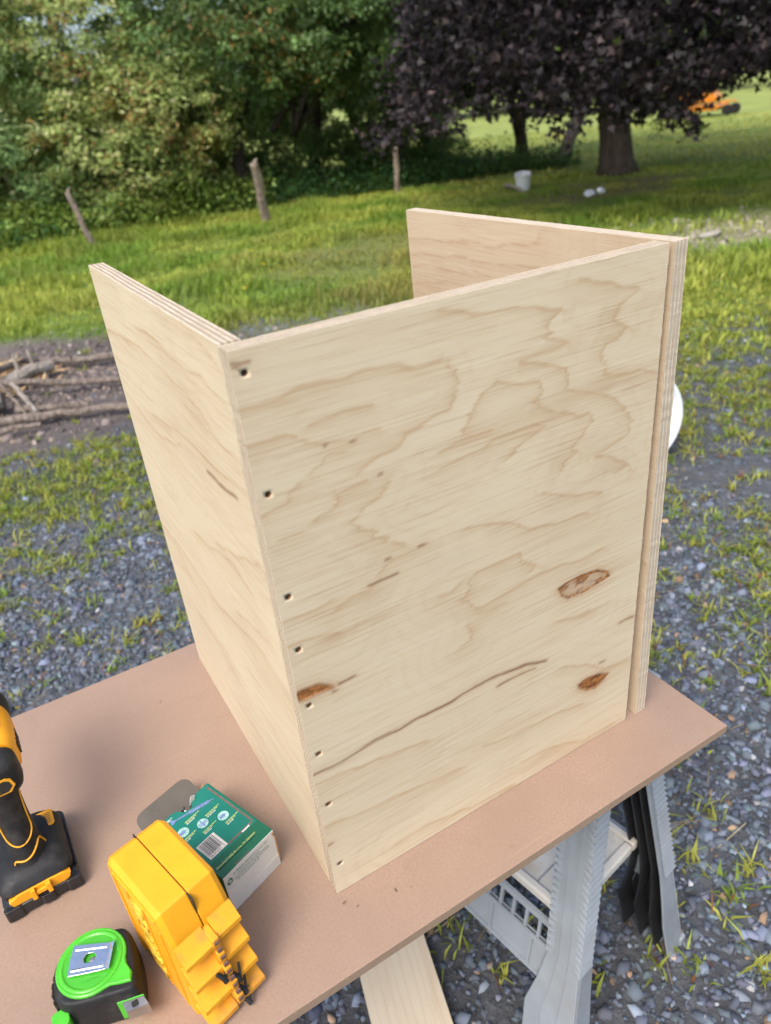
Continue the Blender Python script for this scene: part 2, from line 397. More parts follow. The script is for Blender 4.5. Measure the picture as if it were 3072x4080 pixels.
x1,y1 = sector(31000, .55, 3.0, -22, 88); x2,y2 = sector(25000, 3.0, 7.6, -12, 66)
x3,y3 = sector(11000,.8,2.5,32,88); x4,y4 = sector(7000,2.0,4.2,-14,16)
x = np.concatenate([x1,x2,x3,x4]); y = np.concatenate([y1,y2,y3,y4])
d_,me_,so_,ba_,dr_,pa_,li_,la_ = zones(x,y)
keep = rng.random(len(x)) < np.clip(1.05-1.25*me_-1.0*so_-.7*ba_+.35*dr_*me_, .03, 1)*(.55+.6*fbm(x*3,y*3))
x,y = x[keep],y[keep]
half = np.exp(rng.normal(math.log(.0080),.48,len(x))); half = np.clip(half*(1+.03*np.hypot(x-CAM.x,y-CAM.y)),.004,.023)
gr = stones('gravel', x, y, half, slate(len(x))); gr['label']='blue grey slate chip gravel spread over the yard'
xs,ys = rng.normal(7.2,.75,420), rng.normal(4.8,.45,420)
st = stones('pale_stones', xs, ys, np.exp(rng.normal(math.log(.022),.5,420)).clip(.01,.07), (np.array((.32,.29,.24))*np.exp(rng.normal(0,.3,420))[:,None]).clip(.1,.8))
# wood chips and bark crumbs on the bare soil
N=5200; xs = rng.normal(-.05,.75,N); ys = rng.normal(5.3,.62,N)
cc = np.array((.15,.125,.115))*np.exp(rng.normal(0,.4,N))[:,None]; kk=rng.random(N)<.10; cc[kk]=np.array((.30,.24,.19))
stones('wood_chips', xs, ys, np.exp(rng.normal(math.log(.012),.5,N)).clip(.005,.045), cc.clip(.03,.6), .3)

# ------------------------------------------------------------------ grass blades
def blades(name, x, y, ln, wd, col, lean=.5, z0=None):
    N=len(x); a = rng.random(N)*6.283; L = lean*(.3+rng.random(N)); dx,dy = np.cos(a),np.sin(a); px,py = -dy,dx
    z = gz(x,y) if z0 is None else z0
    def pt(t, w, s):
        off = ln*L*t*t; h = ln*t*(1-.35*L*t)
        return np.stack([x+dx*off+px*wd*w*s, y+dy*off+py*wd*w*s, z+h],-1)
    P = np.stack([pt(0,.7,1),pt(0,.7,-1),pt(.5,1,1),pt(.5,1,-1),pt(1,0,0)],1)
    c = np.repeat(col[:,None],5,1); c[:,:2] *= .78; c[:,4] *= 1.08
    return tag(npmesh(name, P.reshape(-1,3), polys([(0,1,3,2),(2,3,4)],5,N), M_GRASS, color=c.reshape(-1,3)), kind='stuff')
def gcol(N, x, y, dryw=0):
    f = fbm(x*1.1+40,y*1.1+7); f=sstep(.3,.7,f); h = np.array((.19,.32,.042))*(1-f)[:,None]+np.array((.43,.48,.085))*f[:,None]
    h *= np.exp(rng.normal(0,.22,N))[:,None]
    w = np.clip(dryw+rng.normal(0,.12,N),0,1)[:,None]; return np.clip(h*(1-w)+np.array((.30,.235,.085))*w,.01,.7)
x,y = sector(165000, 4.6, 15.5, -9, 68)
d_,me_,so_,ba_,dr_,pa_,li_,la_ = zones(x,y)
keep = rng.random(len(x)) < np.clip(me_*1.1-so_*1.4-.28*dr_-.8*pa_-.6*li_,0.0,1)*(.45+.8*fbm(x*2.3,y*2.3))
x,y,dr_,la_ = x[keep],y[keep],dr_[keep],la_[keep]; N=len(x)
tall = .35+1.5*sstep(.3,.75,fbm(x*1.4+9,y*1.4))+.7*sstep(9.5,12,y)*(1-la_)
ln = (.045+.075*rng.random(N))*tall*(1-.5*la_)
o = blades('grass', x, y, ln, .0046+.0044*rng.random(N), gcol(N,x,y,dr_*.5+.26*sstep(.48,.66,fbm(x*1.3,y*1.3))), .7)
o['label']='lush bright green grass between the gravel yard and the trees'
x,y = sector(32000, 14, 30, 8, 66); k = zones(x,y)[7]>.5; x,y=x[k],y[k]; N=len(x)
o = blades('lawn_grass', x, y, .05+.05*rng.random(N), .008+.006*rng.random(N), gcol(N,x,y,.15)*np.array((1.3,1.15,1.6)), .8)
# weeds sprouting from the gravel
tx,ty = sector(15000, .85, 6.8, -20, 86); d_,me_,so_,ba_,dr_,pa_,li_,la_ = zones(tx,ty)
pr = np.clip((fbm(tx*1.5+2,ty*1.5+60)-.30)*2.6,0,1)*(.20+.20*d_*sstep(-.2,.8,tx)+.13*d_)*(1-so_*.97)+.8*ba_
keep = rng.random(len(tx))<pr; tx,ty = tx[keep],ty[keep]
extra = np.array([(.62,.02),(.74,.08),(.80,.0),(.66,.20),(.72,.27),(.45,.25),(.40,.32),(.20,.05),(.28,.10),(.12,.10),(.33,.02),(.86,.12),(.95,.05),(.50,.10),(.30,.28),(.88,.25),(1.0,.2),(.60,.33),(.78,-.1),(.15,.2),(.35,.18)])
tx = np.concatenate([tx,extra[:,0]]); ty = np.concatenate([ty,extra[:,1]])
k_ = (np.abs((tx-.165)*math.cos(R(15))+(ty-.25)*math.sin(R(15)))<.10)&(np.abs(ty-.25)<.36); tx,ty=tx[~k_],ty[~k_]
nb = rng.integers(10,26,len(tx)); cx = np.repeat(tx,nb); cy = np.repeat(ty,nb); N=len(cx)
sp = np.repeat(.007+.022*rng.random(len(tx)),nb); tn = np.repeat(rng.random(len(tx)),nb)
x = cx+rng.normal(0,1,N)*sp; y = cy+rng.normal(0,1,N)*sp
col = np.array((.21,.32,.04))*(1-tn)[:,None]+np.array((.44,.43,.08))*tn[:,None]; col *= np.exp(rng.normal(0,.25,N))[:,None]
rd = rng.random(N)<.06; col[rd] = (.26,.10,.05)
o = blades('weeds', x, y, .014+.042*rng.random(N)**1.4, .0015+.0021*rng.random(N), col.clip(.01,.6), 1.1)
o['label']='small yellow green weeds sprouting through the gravel'
# dry twigs and straw lying between the stones
N=420; x,y = sector(N, .9, 4.2, -15, 84); a=rng.random(N)*6.283; l=.015+.05*rng.random(N); z=gz(x,y)+.014
P = np.stack([np.stack([x+np.cos(a)*l*s+np.sin(a)*.0012*w, y+np.sin(a)*l*s-np.cos(a)*.0012*w, z+.004*s],-1) for s,w in ((-1,-1),(1,-1),(1,1),(-1,1))],1)
tag(npmesh('straw', P.reshape(-1,3), polys([(0,1,2,3)],4,N), M_GRASS, color=np.repeat(np.array((.36,.27,.16))*np.exp(rng.normal(0,.3,N))[:,None],4,0).clip(.05,.6)), kind='stuff')
# three yellow flowers in the grass
for fx,fy,fl in ((3.05,8.3,'farthest of the yellow flowers in the grass between the plywood panels'),(2.75,7.2,'middle one of the yellow flowers in the grass between the plywood panels'),(2.2,6.35,'nearest of the yellow flowers in the grass between the plywood panels')):
    b = MB(); z = float(gz(np.array([fx]),np.array([fy]))[0])
    b.tube([(0,0,0),(.01,0,.06),(.012,.01,.13)], .003, 5, 1)
    for k in range(9):
        t=k*.698; b.add([(.012,.01,.13),(.012+.022*math.cos(t-.25),.01+.022*math.sin(t-.25),.136),(.012+.028*math.cos(t),.01+.028*math.sin(t),.134),(.012+.022*math.cos(t+.25),.01+.022*math.sin(t+.25),.136)],[(0,1,2,3)],0)
    M_FL = bpy.data.materials.get('flower_yellow') or plain('flower_yellow',(.75,.60,.03),.6)
    M_ST = bpy.data.materials.get('flower_stem') or plain('flower_stem',(.08,.14,.02),.6)
    tag(b.build('yellow_flower',[M_FL,M_ST],loc=(fx,fy,z),fix=False),fl,'flower','yellow flowers in the grass')

# ================================================================== TREES
DIA = np.array([(0,-1),(.50,-.1),(0,1),(-.50,-.1)],float)*.5
MAPLE = np.array([(0,-.45),(.54,-.16),(.17,.10),(0,.62),(-.17,.10),(-.54,-.16)],float)
def leaves(name, C, size, col, mat, tmpl=DIA, parent=None, upbias=.7, droop=0, out=None):
    N=len(C); n = rng.normal(0,1,(N,3))
    if out is None: n[:,2]=np.abs(n[:,2])+upbias
    else: n = n*.55+out*1.0; n[:,2]+=upbias*.6          # leaves face outwards from the crown
    n/=np.linalg.norm(n,axis=1)[:,None]
    r = rng.normal(0,1,(N,3)); r[:,2]-=droop; u = r-(r*n).sum(1)[:,None]*n; u/=np.linalg.norm(u,axis=1)[:,None]; v = np.cross(n,u)
    m=len(tmpl); fold = np.abs(tmpl[:,0])*.35
    P = C[:,None]+size[:,None,None]*(v[:,None]*tmpl[None,:,0:1]+u[:,None]*tmpl[None,:,1:2]+n[:,None]*fold[None,:,None])
    return npmesh(name, P.reshape(-1,3), polys([tuple(range(m))],m,N), mat, parent=parent, color=np.repeat(col,m,0))
def clumps(centres, per, rad, flat=.6):
    n=len(centres); k=per; C = np.repeat(centres,k,0); rr=np.repeat(rad,k)
    off = rng.normal(0,1,(n*k,3)); off/= (np.linalg.norm(off,axis=1)[:,None]+1e-6); off*= (rng.random(n*k)**.45)[:,None]*rr[:,None]; off[:,2]*=flat
    return C+off, np.repeat(np.arange(n),k)
def shell(c, r, n, inner=.55, zmin=.05, front=True):
    out=[]
    c=np.array(c); r=np.array(r)
    while sum(len(o) for o in out) < n:
        p = rng.normal(0,1,(n*3,3)); p/=np.linalg.norm(p,axis=1)[:,None]
        p*= (inner+(1-inner)*rng.random(len(p))**.6)[:,None]
        q = c+p*r
        k = q[:,2]>zmin
        if front:   # the far side of the crown needs less
            dv = np.array([CAM.x,CAM.y])-c[:2]; dv/=np.linalg.norm(dv); k &= ((p[:,:2]@dv)>-.15)|(rng.random(len(p))<.3)
        out.append(q[k])
    return np.concatenate(out)[:n]
def limb_mesh(b, base, top, r0, r1, n=7, bend=.15, flare=True):
    base=Vector(base); top=Vector(top); pts=[]; rad=[]
    off=Vector((random.uniform(-1,1),random.uniform(-1,1),0))*bend*(top-base).length
    for i in range(n):
        t=i/(n-1); pts.append(base.lerp(top,t)+off*math.sin(t*math.pi)*.5); rad.append(r0*(1-t)+r1*t+(r0*.55*max(0,1-t*5)**2 if flare else 0))
    b.tube(pts, rad, 10, wob=.12)
def green_tree(label, crowns, base, r0, per=54, dens=1.0, leaf=.083, tone=(1,1,1), group='trees and bushes behind the grass', name='green_tree', cat='tree', autumn=.015):
    t = thing(name, label, cat, (base[0],base[1],0), group=group)
    bx = Vector((base[0],base[1],0))
    b = MB(); cen=[]; ous=[]
    for c,r in crowns:
        m0 = Vector(crowns[0][0])-bx-Vector((0,0,crowns[0][1][2]*.3))
        if c==crowns[0][0]: limb_mesh(b, (0,0,-.1), m0, r0, r0*.3)
        else: limb_mesh(b, m0*.75, Vector(c)-bx, r0*.3, r0*.1, 6, .2, False)
        for k in range(3):
            e = Vector(c)-bx+Vector((random.uniform(-.6,.6)*r[0],random.uniform(-.6,.6)*r[1],random.uniform(-.3,.3)*r[2])); s_ = (Vector(c)-bx)*random.uniform(.35,.6)
            limb_mesh(b, s_, e, r0*.35, .015, 5, .2, False)
        area = (r[0]*r[2]+r[1]*r[2]+r[0]*r[1])*4.2; q=shell(c,r,int(area*9*dens)); cen.append(q); w=(q-np.array(c))/np.array(r); ous.append(w/(np.linalg.norm(w,axis=1)[:,None]+1e-6))
    b.build('trunk', M_BARKD, t, smooth='all')
    ous=np.concatenate(ous); cen=np.concatenate(cen); rad=.16+.22*rng.random(len(cen)); P,idx = clumps(cen, per, rad)
    keep=P[:,2]>.03; P=P[keep]; idx=idx[keep]; N=len(P)
    f = fbm(cen[:,0]*1.2+cen[:,2]*1.9,cen[:,1]*1.2+cen[:,2])[idx]; bri=np.exp(rng.normal(0,.30,N)+(rng.normal(0,.28,len(cen)))[idx])
    col = (np.array((.125,.220,.078))*(1-f)[:,None]+np.array((.270,.335,.105))*f[:,None])*bri[:,None]*np.array(tone)
    au = rng.random(N)<autumn*(1+6*(f>.62)); col[au]=np.array((.25,.155,.045))*bri[au][:,None]
    P -= np.array([base[0],base[1],0])
    leaves('crown', P, leaf*(.6+.8*rng.random(N)), np.clip(col,.005,.5), M_LEAF, parent=t, out=ous[idx])
    return t
green_tree('big bushy green tree at the left edge with foliage down to the grass', [((.2,16.0,2.6),(2.9,3.0,2.9)),((.9,13.9,1.05),(1.5,1.1,1.15))], (.2,16.2), .16, tone=(1.15,1.22,1.25))
green_tree('green tree with rusty yellow leaves between the two left fence posts', [((3.3,15.4,2.5),(2.3,2.3,2.7)),((2.75,13.6,1.0),(1.5,1.0,1.15)),((3.9,13.5,1.65),(1.2,1.0,1.2))], (3.3,15.4),   .13, tone=(1.35,1.24,1.1), autumn=.06)
green_tree('spreading dark trunked green tree with branches hanging over the middle fence post', [((5.5,14.2,3.1),(2.2,2.2,1.75)),((6.6,13.2,2.9),(1.5,1.6,1.3)),((7.7,12.6,3.0),(1.5,1.4,1.25))], (5.05,13.6), .17, tone=(.50,.62,.60), autumn=.02)
green_tree('dark green tree behind the maple left of its crown', [((8.0,16.2,3.9),(2.6,2.4,2.1))], (7.8,16.6), .15, tone=(.38,.46,.46), dens=.8)
green_tree('tall dark hedge tree filling the gap behind the left trees', [((1.6,19.6,3.8),(5.5,1.6,4.8))], (2,20), .2, tone=(.6,.72,.76), dens=.55, leaf=.19)
for kx,ky,kr,kh,lab in ((5.9,16.0,1.5,1.7,'tall dark bush in the shade beside the trunk behind the middle fence post'),(7.4,15.0,1.2,1.0,'low dark bush in the shade right of the middle fence post'),(9.4,15.3,1.2,1.15,'low dark bush in the shade behind the thin fence post'),(11.0,16.6,1.2,1.1,'low dark bush in the shade behind the white bucket')):
    green_tree(lab,[((kx,ky,kh*.45),(kr,.8,kh*.75))],(kx,ky),.05,tone=(.55,.68,.62),dens=1.1,name='dark_bush',cat='bush',group='bushes in the shade under the trees',autumn=.01)
green_tree('dark hedge tree standing behind the middle fence post', [((6.4,19.5,2.4),(2.6,1.5,2.8))], (6.4,19.6), .18, tone=(.5,.6,.6), dens=.6, leaf=.09)

green_tree('dark tree closing the gap between the thin fence post and the maple', [((10.0,18.2,2.2),(2.3,1.2,2.4))], (10.0,18.3), .15, tone=(.38,.45,.42), dens=1.0, leaf=.10)
# ---- purple maple
mp = thing('purple_maple', 'large dark purple leaved maple with thick trunk and drooping crown on the right', 'tree', (10.72,9.85,0))
b = MB(); limb_mesh(b,(0,0,-.15),(-.05,.15,2.6),.285,.23,9,.03)
for k in range(9):
    a=k*.7; L=random.uniform(2.4,4.4); z=random.uniform(1.7,2.5)
    limb_mesh(b,(0,.1,z),(L*math.cos(a),L*math.sin(a),z+random.uniform(.1,1.6)),.10,.02,7,.15,False)
b.build('trunk', M_BARK, mp, smooth='all')
def maple_pts(n):
    p=[]
    while sum(len(q) for q in p)<n:
        m=n*2; r=6.3*np.sqrt(rng.random(m)); a=rng.random(m)*6.283; xx,yy=r*np.cos(a),r*np.sin(a)
        edge = fbm(xx*.55+50,yy*.55+50); lf=-.86*xx+.51*yy; zb = 2.55-1.05*(r/6.0)**1.6+(edge-.5)*1.3-.50*sstep(1,4,lf)+.95*sstep(0,2.5,-lf)
        zt = 3.2+1.5*np.sqrt(np.clip(1-(r/6.3)**2,0,1))
        zz = zb+rng.random(m)**2.0*(zt-zb)
        wall = (rng.random(m)<.35); rr=5.2+1.0*rng.random(m); rr*=(.9+.22*fbm(np.cos(a)*3+9,zz*.9+np.sin(a)*3)); 
        xx=np.where(wall,rr*np.cos(a),xx); yy=np.where(wall,rr*np.sin(a),yy); 
        zz=np.where(wall,1.45-.45*sstep(1,4,lf)+1.0*sstep(0,2.5,-lf)+(edge-.5)*1.4+rng.random(m)**1.2*3.2,zz)
        toward = (xx*(CAM.x-10.72)+yy*(CAM.y-9.85))/14.8
        k=(toward>-2.2)|(rng.random(m)<.35)
        k&=(-.86*xx+.51*yy)<(3.95+1.2*(fbm(zz*.9+5,xx*.5)-.5)); p.append(np.stack([xx,yy,zz],-1)[k])
    return np.concatenate(p)[:n]
cen=maple_pts(3900); P,idx=clumps(cen,38,.18+.22*rng.random(len(cen)),.75); N=len(P)
bri=np.exp(rng.normal(0,.35,N)+rng.normal(0,.25,len(cen))[idx])
col=np.array((.017,.0125,.015))*bri[:,None]; k=rng.random(N)<.08; col[k]=np.array((.060,.042,.040))*bri[k][:,None]; k=rng.random(N)<.012; col[k]=(.07,.10,.02)
ou=cen.copy(); ou[:,2]=(ou[:,2]-2.6)*.4; ou/=np.linalg.norm(ou,axis=1)[:,None]; leaves('crown', P, .046+.058*rng.random(N), col.clip(.004,.4), M_LEAFP, MAPLE, mp, .3, .9, out=ou[idx]*.35)
# olive drooping spray right of the trunk
tw = MB(); cs=[]
for k in range(16):
    sx=random.uniform(.35,.95); sy=random.uniform(-.75,-.15); h=random.uniform(1.25,1.5); bt=random.uniform(.55,1.0)
    pts=[(sx,sy,h),(sx+.1,sy,h-.15),(sx+.16,sy+.02,bt+.1),(sx+.17,sy,bt)]; tw.tube(pts,[.008,.006,.004,.002],4)
    for q in np.linspace(bt,h,7): cs.append((sx+.15*random.random(),sy+random.uniform(-.06,.06),q))
br = tw.build('drooping_branch', M_BARKD, mp, smooth='all'); br['label']='olive green drooping twigs right of the trunk'; br['kind']='stuff'
P,idx=clumps(np.array(cs),12,np.full(len(cs),.12),1.1); N=len(P)
leaves('foliage', P, .05+.03*rng.random(N), np.array((.10,.105,.035))*np.exp(rng.normal(0,.35,N))[:,None], M_LEAF, DIA, br, .3, .8)
# smaller trunks behind
t = thing('leaning_tree','slim grey trunk leaning right behind the purple maple','tree',(12.3,13.1,0)); b=MB(); limb_mesh(b,(0,0,-.1),(2.1,.3,2.9),.13,.09,8,.05); b.build('trunk',M_BARKG,t,smooth='all')
cs=shell((1.9,.3,4.4),(1.8,1.6,1.3),120,front=False); P,idx=clumps(cs,20,np.full(len(cs),.3)); N=len(P)
leaves('crown',P,.08+.05*rng.random(N),np.array((.045,.075,.02))*np.exp(rng.normal(0,.3,N))[:,None],M_LEAF,parent=t)
t = thing('forked_tree','dark forked trunk beside the leaning grey trunk','tree',(11.7,13.6,0)); b=MB(); limb_mesh(b,(0,0,-.1),(-.05,0,.6),.16,.13,5,.02)
limb_mesh(b,(-.05,0,.45),(-.75,.2,3.2),.11,.06,7,.06,False); limb_mesh(b,(-.05,0,.45),(.45,.1,3.2),.10,.06,7,.06,False); b.build('trunk',M_BARKD,t,smooth='all')
cs=shell((-.3,.2,3.6),(2.2,1.8,1.6),190,front=False); P,idx=clumps(cs,22,np.full(len(cs),.3)); N=len(P)
leaves('crown',P,.09+.05*rng.random(N),np.array((.03,.05,.018))*np.exp(rng.normal(0,.3,N))[:,None],M_LEAF,parent=t)
for (bx,by,lab) in ((8.9,14.2,'thin dark trunk standing in the shade left of the white bucket'),(10.0,15.0,'thin dark trunk in the shade right of the white bucket')):
    t = thing('thin_tree',lab,'tree',(bx,by,0)); b=MB(); limb_mesh(b,(0,0,-.1),(.1,.1,3.4),.075,.05,6,.05); b.build('trunk',M_BARKD,t,smooth='all')
    cs=shell((.1,.1,2.9),(1.7,1.4,1.5),170,zmin=.9,front=False); P,idx=clumps(cs,22,np.full(len(cs),.3)); N=len(P)
    leaves('crown',P,.08+.05*rng.random(N),np.array((.035,.058,.02))*np.exp(rng.normal(0,.35,N))[:,None],M_LEAF,parent=t)
# undergrowth in the shade under the trees
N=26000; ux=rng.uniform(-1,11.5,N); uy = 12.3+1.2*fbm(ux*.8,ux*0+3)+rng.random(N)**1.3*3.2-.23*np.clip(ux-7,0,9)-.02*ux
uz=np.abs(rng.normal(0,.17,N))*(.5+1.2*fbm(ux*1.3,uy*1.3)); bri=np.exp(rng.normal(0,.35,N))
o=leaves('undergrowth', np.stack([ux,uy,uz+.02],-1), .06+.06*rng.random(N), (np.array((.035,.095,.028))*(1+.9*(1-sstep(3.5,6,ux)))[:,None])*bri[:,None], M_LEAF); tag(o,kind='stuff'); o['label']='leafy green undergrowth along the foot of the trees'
# taller bright weeds in front of the left bushes
N=17000; ux=rng.uniform(-1.2,5.2,N); uy=12.75+.5*fbm(ux*1.1,ux*0+8)+rng.normal(0,.35,N)+.05*ux; uz=rng.random(N)**1.5*.75*(.3+fbm(ux*1.6,uy*1.6)); bri=np.exp(rng.normal(0,.3,N)); f=fbm(ux*2,uy*2)[:,None]
o=leaves('tall_weeds', np.stack([ux,uy,uz+.02],-1), .05+.06*rng.random(N), (np.array((.10,.21,.04))*(1-f)+np.array((.25,.31,.06))*f)*bri[:,None], M_LEAF); tag(o,kind='stuff'); o['label']='pale green weeds growing up in front of the left bushes'
# far trees beyond the field
for k,(fx,fy,r,h,lab) in enumerate(((30,46,7,7,'far dark tree beyond the field behind the maple trunk'),(44,40,8,7.5,'far dark tree beyond the field above the orange mower'),(58,30,8,7,'far dark tree beyond the field at the right edge'),(22,56,8,7,'far dark tree beyond the field left of the maple trunk'),(52,52,9,9,'farthest dark tree beyond the field behind the mower'))):
    t=thing('far_tree',lab,'tree',(fx,fy,0),group='trees beyond the field'); b=MB(); limb_mesh(b,(0,0,-.2),(0,0,h*.6),.35,.2); b.build('trunk',M_BARKD,t,smooth='all')
    cs=shell((0,0,h*.55),(r,r,h*.58),420,front=False,zmin=.3); P,idx=clumps(cs,24,np.full(len(cs),.9)); N=len(P)
    leaves('crown',P,.35+.3*rng.random(N),(np.array((.045,.075,.028))*np.exp(rng.normal(0,.35,N))[:,None]).clip(.01,.3),M_LEAF,parent=t)
# ================================================================== THINGS IN THE YARD
def post(x, y, tx, ty, h, r, label):
    t = thing('fence_post', label, 'post', (x,y,0), group='old wooden fence posts'); b=MB()
    n=9; pts=[(tx*i/(n-1)+.008*math.sin(i*1.3),ty*i/(n-1),-.15+(h+.15)*i/(n-1)) for i in range(n)]
    b.tube(pts,[r*1.06]*3+[r]*4+[r*.95,r*.80],9,wob=.16); b.build('shaft',M_POST,t,smooth=True)
    c=MB(); c.tube([(tx,ty,h-.02),(tx+.015,ty-.01,h+.035),(tx+.05,ty,h+.07)],[r*.62,r*.4,r*.12],7,wob=.3); c.build('splintered_tip',M_POST,t,smooth=True)
post(1.90,11.85,-.20,-.10,.80,.046,'weathered leaning fence post farthest left in front of the bushes')
post(4.57,11.48,-.22,-.40,.88,.072,'thick weathered fence post under the dark trunked green tree')
post(7.40,12.0,-.10,-.20,.76,.050,'thin fence post in the shade behind the plywood')
# white bucket by the maple
t = thing('white_bucket','small white plastic bucket standing tilted in the shade left of the maple trunk','bucket',(8.66,9.98,0),(R(7),R(-8),0)); t.scale=(.86,.86,.86); b=MB()
b.lathe([(.118,0),(.125,.006),(.152,.27),(.163,.272),(.163,.30),(.155,.30),(.148,.275),(.112,.02),(.001,.018)],28); b.build('body',M_WHITE,t,smooth=True)
b=MB(); b.tube([(.16*math.cos(a),.16*math.sin(a),.27-.10*math.sin((a+.4)/math.pi*3.0)) for a in np.linspace(-.4,2.7,12)],.003,6); b.build('handle',M_STEEL,t,smooth=True)
b=MB(); b.tube([(0,0,.03),(-.12,-.3,.05),(-.3,-.75,.035),(-.48,-1.05,.02)],[.035,.03,.028,.012],7,wob=.2)
tag(b.build('fallen_branch',M_LOGP,smooth=True,loc=(8.75,10.55,0)),'pale fallen branch lying beside the white bucket','branch')
def lump(name,label,cat,loc,sz,mat,group=None,seed=0):
    bm=bmesh.new(); bmesh.ops.create_icosphere(bm,subdivisions=2,radius=1); rr=random.Random(seed)
    for v in bm.verts: v.co=Vector((v.co.x*sz[0],v.co.y*sz[1],v.co.z*sz[2]))*(1+rr.uniform(-.22,.22))
    me=bpy.data.meshes.new(name); bm.to_mesh(me); bm.free(); me.materials.append(mat); o=bpy.data.objects.new(name,me); link(o); o.location=loc; return tag(o,label,cat,group)
lump('white_rock','flat white lump on the ground left of its twin by the maple','rock',(8.51,8.28,.03),(.10,.07,.045),M_WHITE,'white lumps by the maple',1)
lump('white_rock','round white lump on the ground right of its twin by the maple','rock',(8.76,8.30,.03),(.07,.06,.05),M_WHITE,'white lumps by the maple',2)
M_PALE=plain('pale_rock',(.36,.33,.29),.8,.2)
lump('pale_rock','small pale rock in the grass right of the plywood corner','rock',(7.2,5.55,.02),(.06,.05,.035),M_PALE,None,3)
lump('flat_pale_rock','long flat pale rock on the sandy patch at right','rock',(6.76,4.76,.015),(.17,.07,.03),M_PALE,None,4)
# round white tub lying on its side behind the plywood
t = thing('white_tub','round white plastic tub lying on its side on the gravel behind the plywood','tub',(2.25,1.585,0.220),(R(82),R(4),R(-14))); b=MB()
b.lathe([(.150,-.30),(.162,-.30),(.200,-.012),(.216,-.010),(.218,.012),(.208,.014),(.196,-.004),(.152,-.285),(.002,-.288)],48); b.build('shell',M_WHITE,t,smooth=True)
for s in (-1,1):
    b=MB(); b.tube([(s*.05,.21,-.03),(s*.05,.245,-.03),(-s*.05,.245,-.03),(-s*.05,.21,-.03)] if s>0 else [(.05,-.21,-.03),(.05,-.218,-.03),(-.05,-.218,-.03),(-.05,-.21,-.03)],.008,7); b.build('handle',M_WHITE,t,smooth=True)
# orange mower at the far end of the field
t = thing('riding_mower','orange riding mower with black engine parked far away on the lawn','mower',(24.0,18.6,0),(0,0,R(-70)))
b=MB(); b.prism([(-.62,.18),(.55,.18),(.62,.30),(.55,.36),(-.58,.36)],-.62,.62,'y'); b.build('deck',M_ORANGE,t,bevel=.03)
b=MB(); b.prism([(-.75,.42),(.35,.42),(.45,.55),(.30,.74),(-.1,.72),(-.2,.60),(-.75,.62)],-.33,.33,'y'); b.build('body',M_ORANGE,t,bevel=.04)
for s in (-1,1):
    b=MB(); b.prism([(-1.0,.50),(-.25,.50),(-.2,.72),(-.95,.78)],s*.36-.1,s*.36+.1,'y'); b.build('fender',M_ORANGE,t,bevel=.03)
b=MB(); b.prism([(-1.35,.42),(-.78,.42),(-.74,.85),(-.9,.98),(-1.3,.95)],-.32,.32,'y'); b.build('engine',M_TYRE,t,bevel=.05)
b=MB(); b.prism([(-.6,.64),(-.05,.68),(-.02,.76),(-.5,.78),(-.62,1.18),(-.74,1.16)],-.24,.24,'y'); b.build('seat',M_TYRE,t,bevel=.04)
for x,y,r,w in ((-.8,.5,.30,.24),(-.8,-.5,.30,.24),(.85,.42,.17,.14),(.85,-.42,.17,.14)):
    b=MB(); b.lathe([(.02,-w/2),(r*.55,-w/2),(r*.9,-w/2),(r,-w/3),(r,w/3),(r*.9,w/2),(r*.55,w/2),(.02,w/2)],20); b.build('wheel',M_TYRE,t,loc=(x,y,r),rot=(R(90),0,0),smooth=True)
for s in (-1,1):
    b=MB(); b.tube([(.25,s*.2,.6),(.42,s*.2,.95),(.30,s*.12,1.05)],.018,7); b.build('steering_lever',M_TYRE,t,smooth=True)
    b=MB(); b.tube([(.5,s*.3,.42),(.85,s*.42,.40),(.85,s*.42,.22)],.03,6); b.build('caster_arm',M_ORANGE,t,smooth=True)
# pile of logs and sticks, left
def log(name,pts,rad,label,mat=M_LOG,z=None,cat='log'):
    o=Vector(pts[0]); n=[]; r=[]
    for i in range(len(pts)-1):
        for k in range(3): n.append(Vector(pts[i]).lerp(Vector(pts[i+1]),k/3)-o+Vector((random.uniform(-.006,.006),random.uniform(-.01,.01),random.uniform(-.004,.004))))
    n.append(Vector(pts[-1])-o); k=len(n)
    r=[.85*(rad[0]+(rad[1]-rad[0])*i/(k-1)) for i in range(k)]
    b=MB(); b.tube(n,r,9,wob=.22)
    for j in (k//3,2*k//3):
        e=n[j]+Vector((random.uniform(-.02,.02),random.uniform(-.05,.02),rad[0]*2.2)); b.tube([n[j],e],[r[j]*.4,r[j]*.22],6)
    return tag(b.build(name,mat,smooth=True,loc=o),label,cat,'logs and sticks heaped on the bare ground')
log('pole_log',[(-1.0,5.42,.04),(-.252,5.10,.11),(-.113,5.035,.115),(.111,4.947,.09),(.395,4.836,.05),(.70,4.66,.035)],(.038,.026),'longest pole log lying across the stick pile from the left edge')
log('short_log',[(-.95,4.55,.04),(-.284,4.31,.035),(-.186,4.278,.035),(.044,4.215,.028)],(.036,.018),'short log nearest the gravel with a pale broken end')
log('crooked_log',[(-.6,4.60,.04),(-.05,4.40,.035),(.046,4.346,.035),(.238,4.284,.03),(.395,4.235,.03),(.60,4.10,.03)],(.036,.026),'log behind the short one, its pale end touching the plywood edge')
log('curved_branch',[(-.14,5.08,.17),(.086,5.44,.14),(.227,5.54,.08),(.382,5.49,.05),(.564,5.389,.04),(.82,5.36,.035)],(.026,.036),'long bent branch arching over the back of the stick pile',cat='branch')
log('split_log',[(-.05,5.20,.06),(.12,5.28,.09),(.289,5.365,.07)],(.065,.045),'thick broken log end among the sticks',M_LOGP)
log('leaning_stick',[(-.02,4.93,.12),(.025,4.68,.07),(.05,4.385,.05)],(.017,.020),'whitish stick leaning from the pole log to the log in front',M_LOGP,cat='stick')
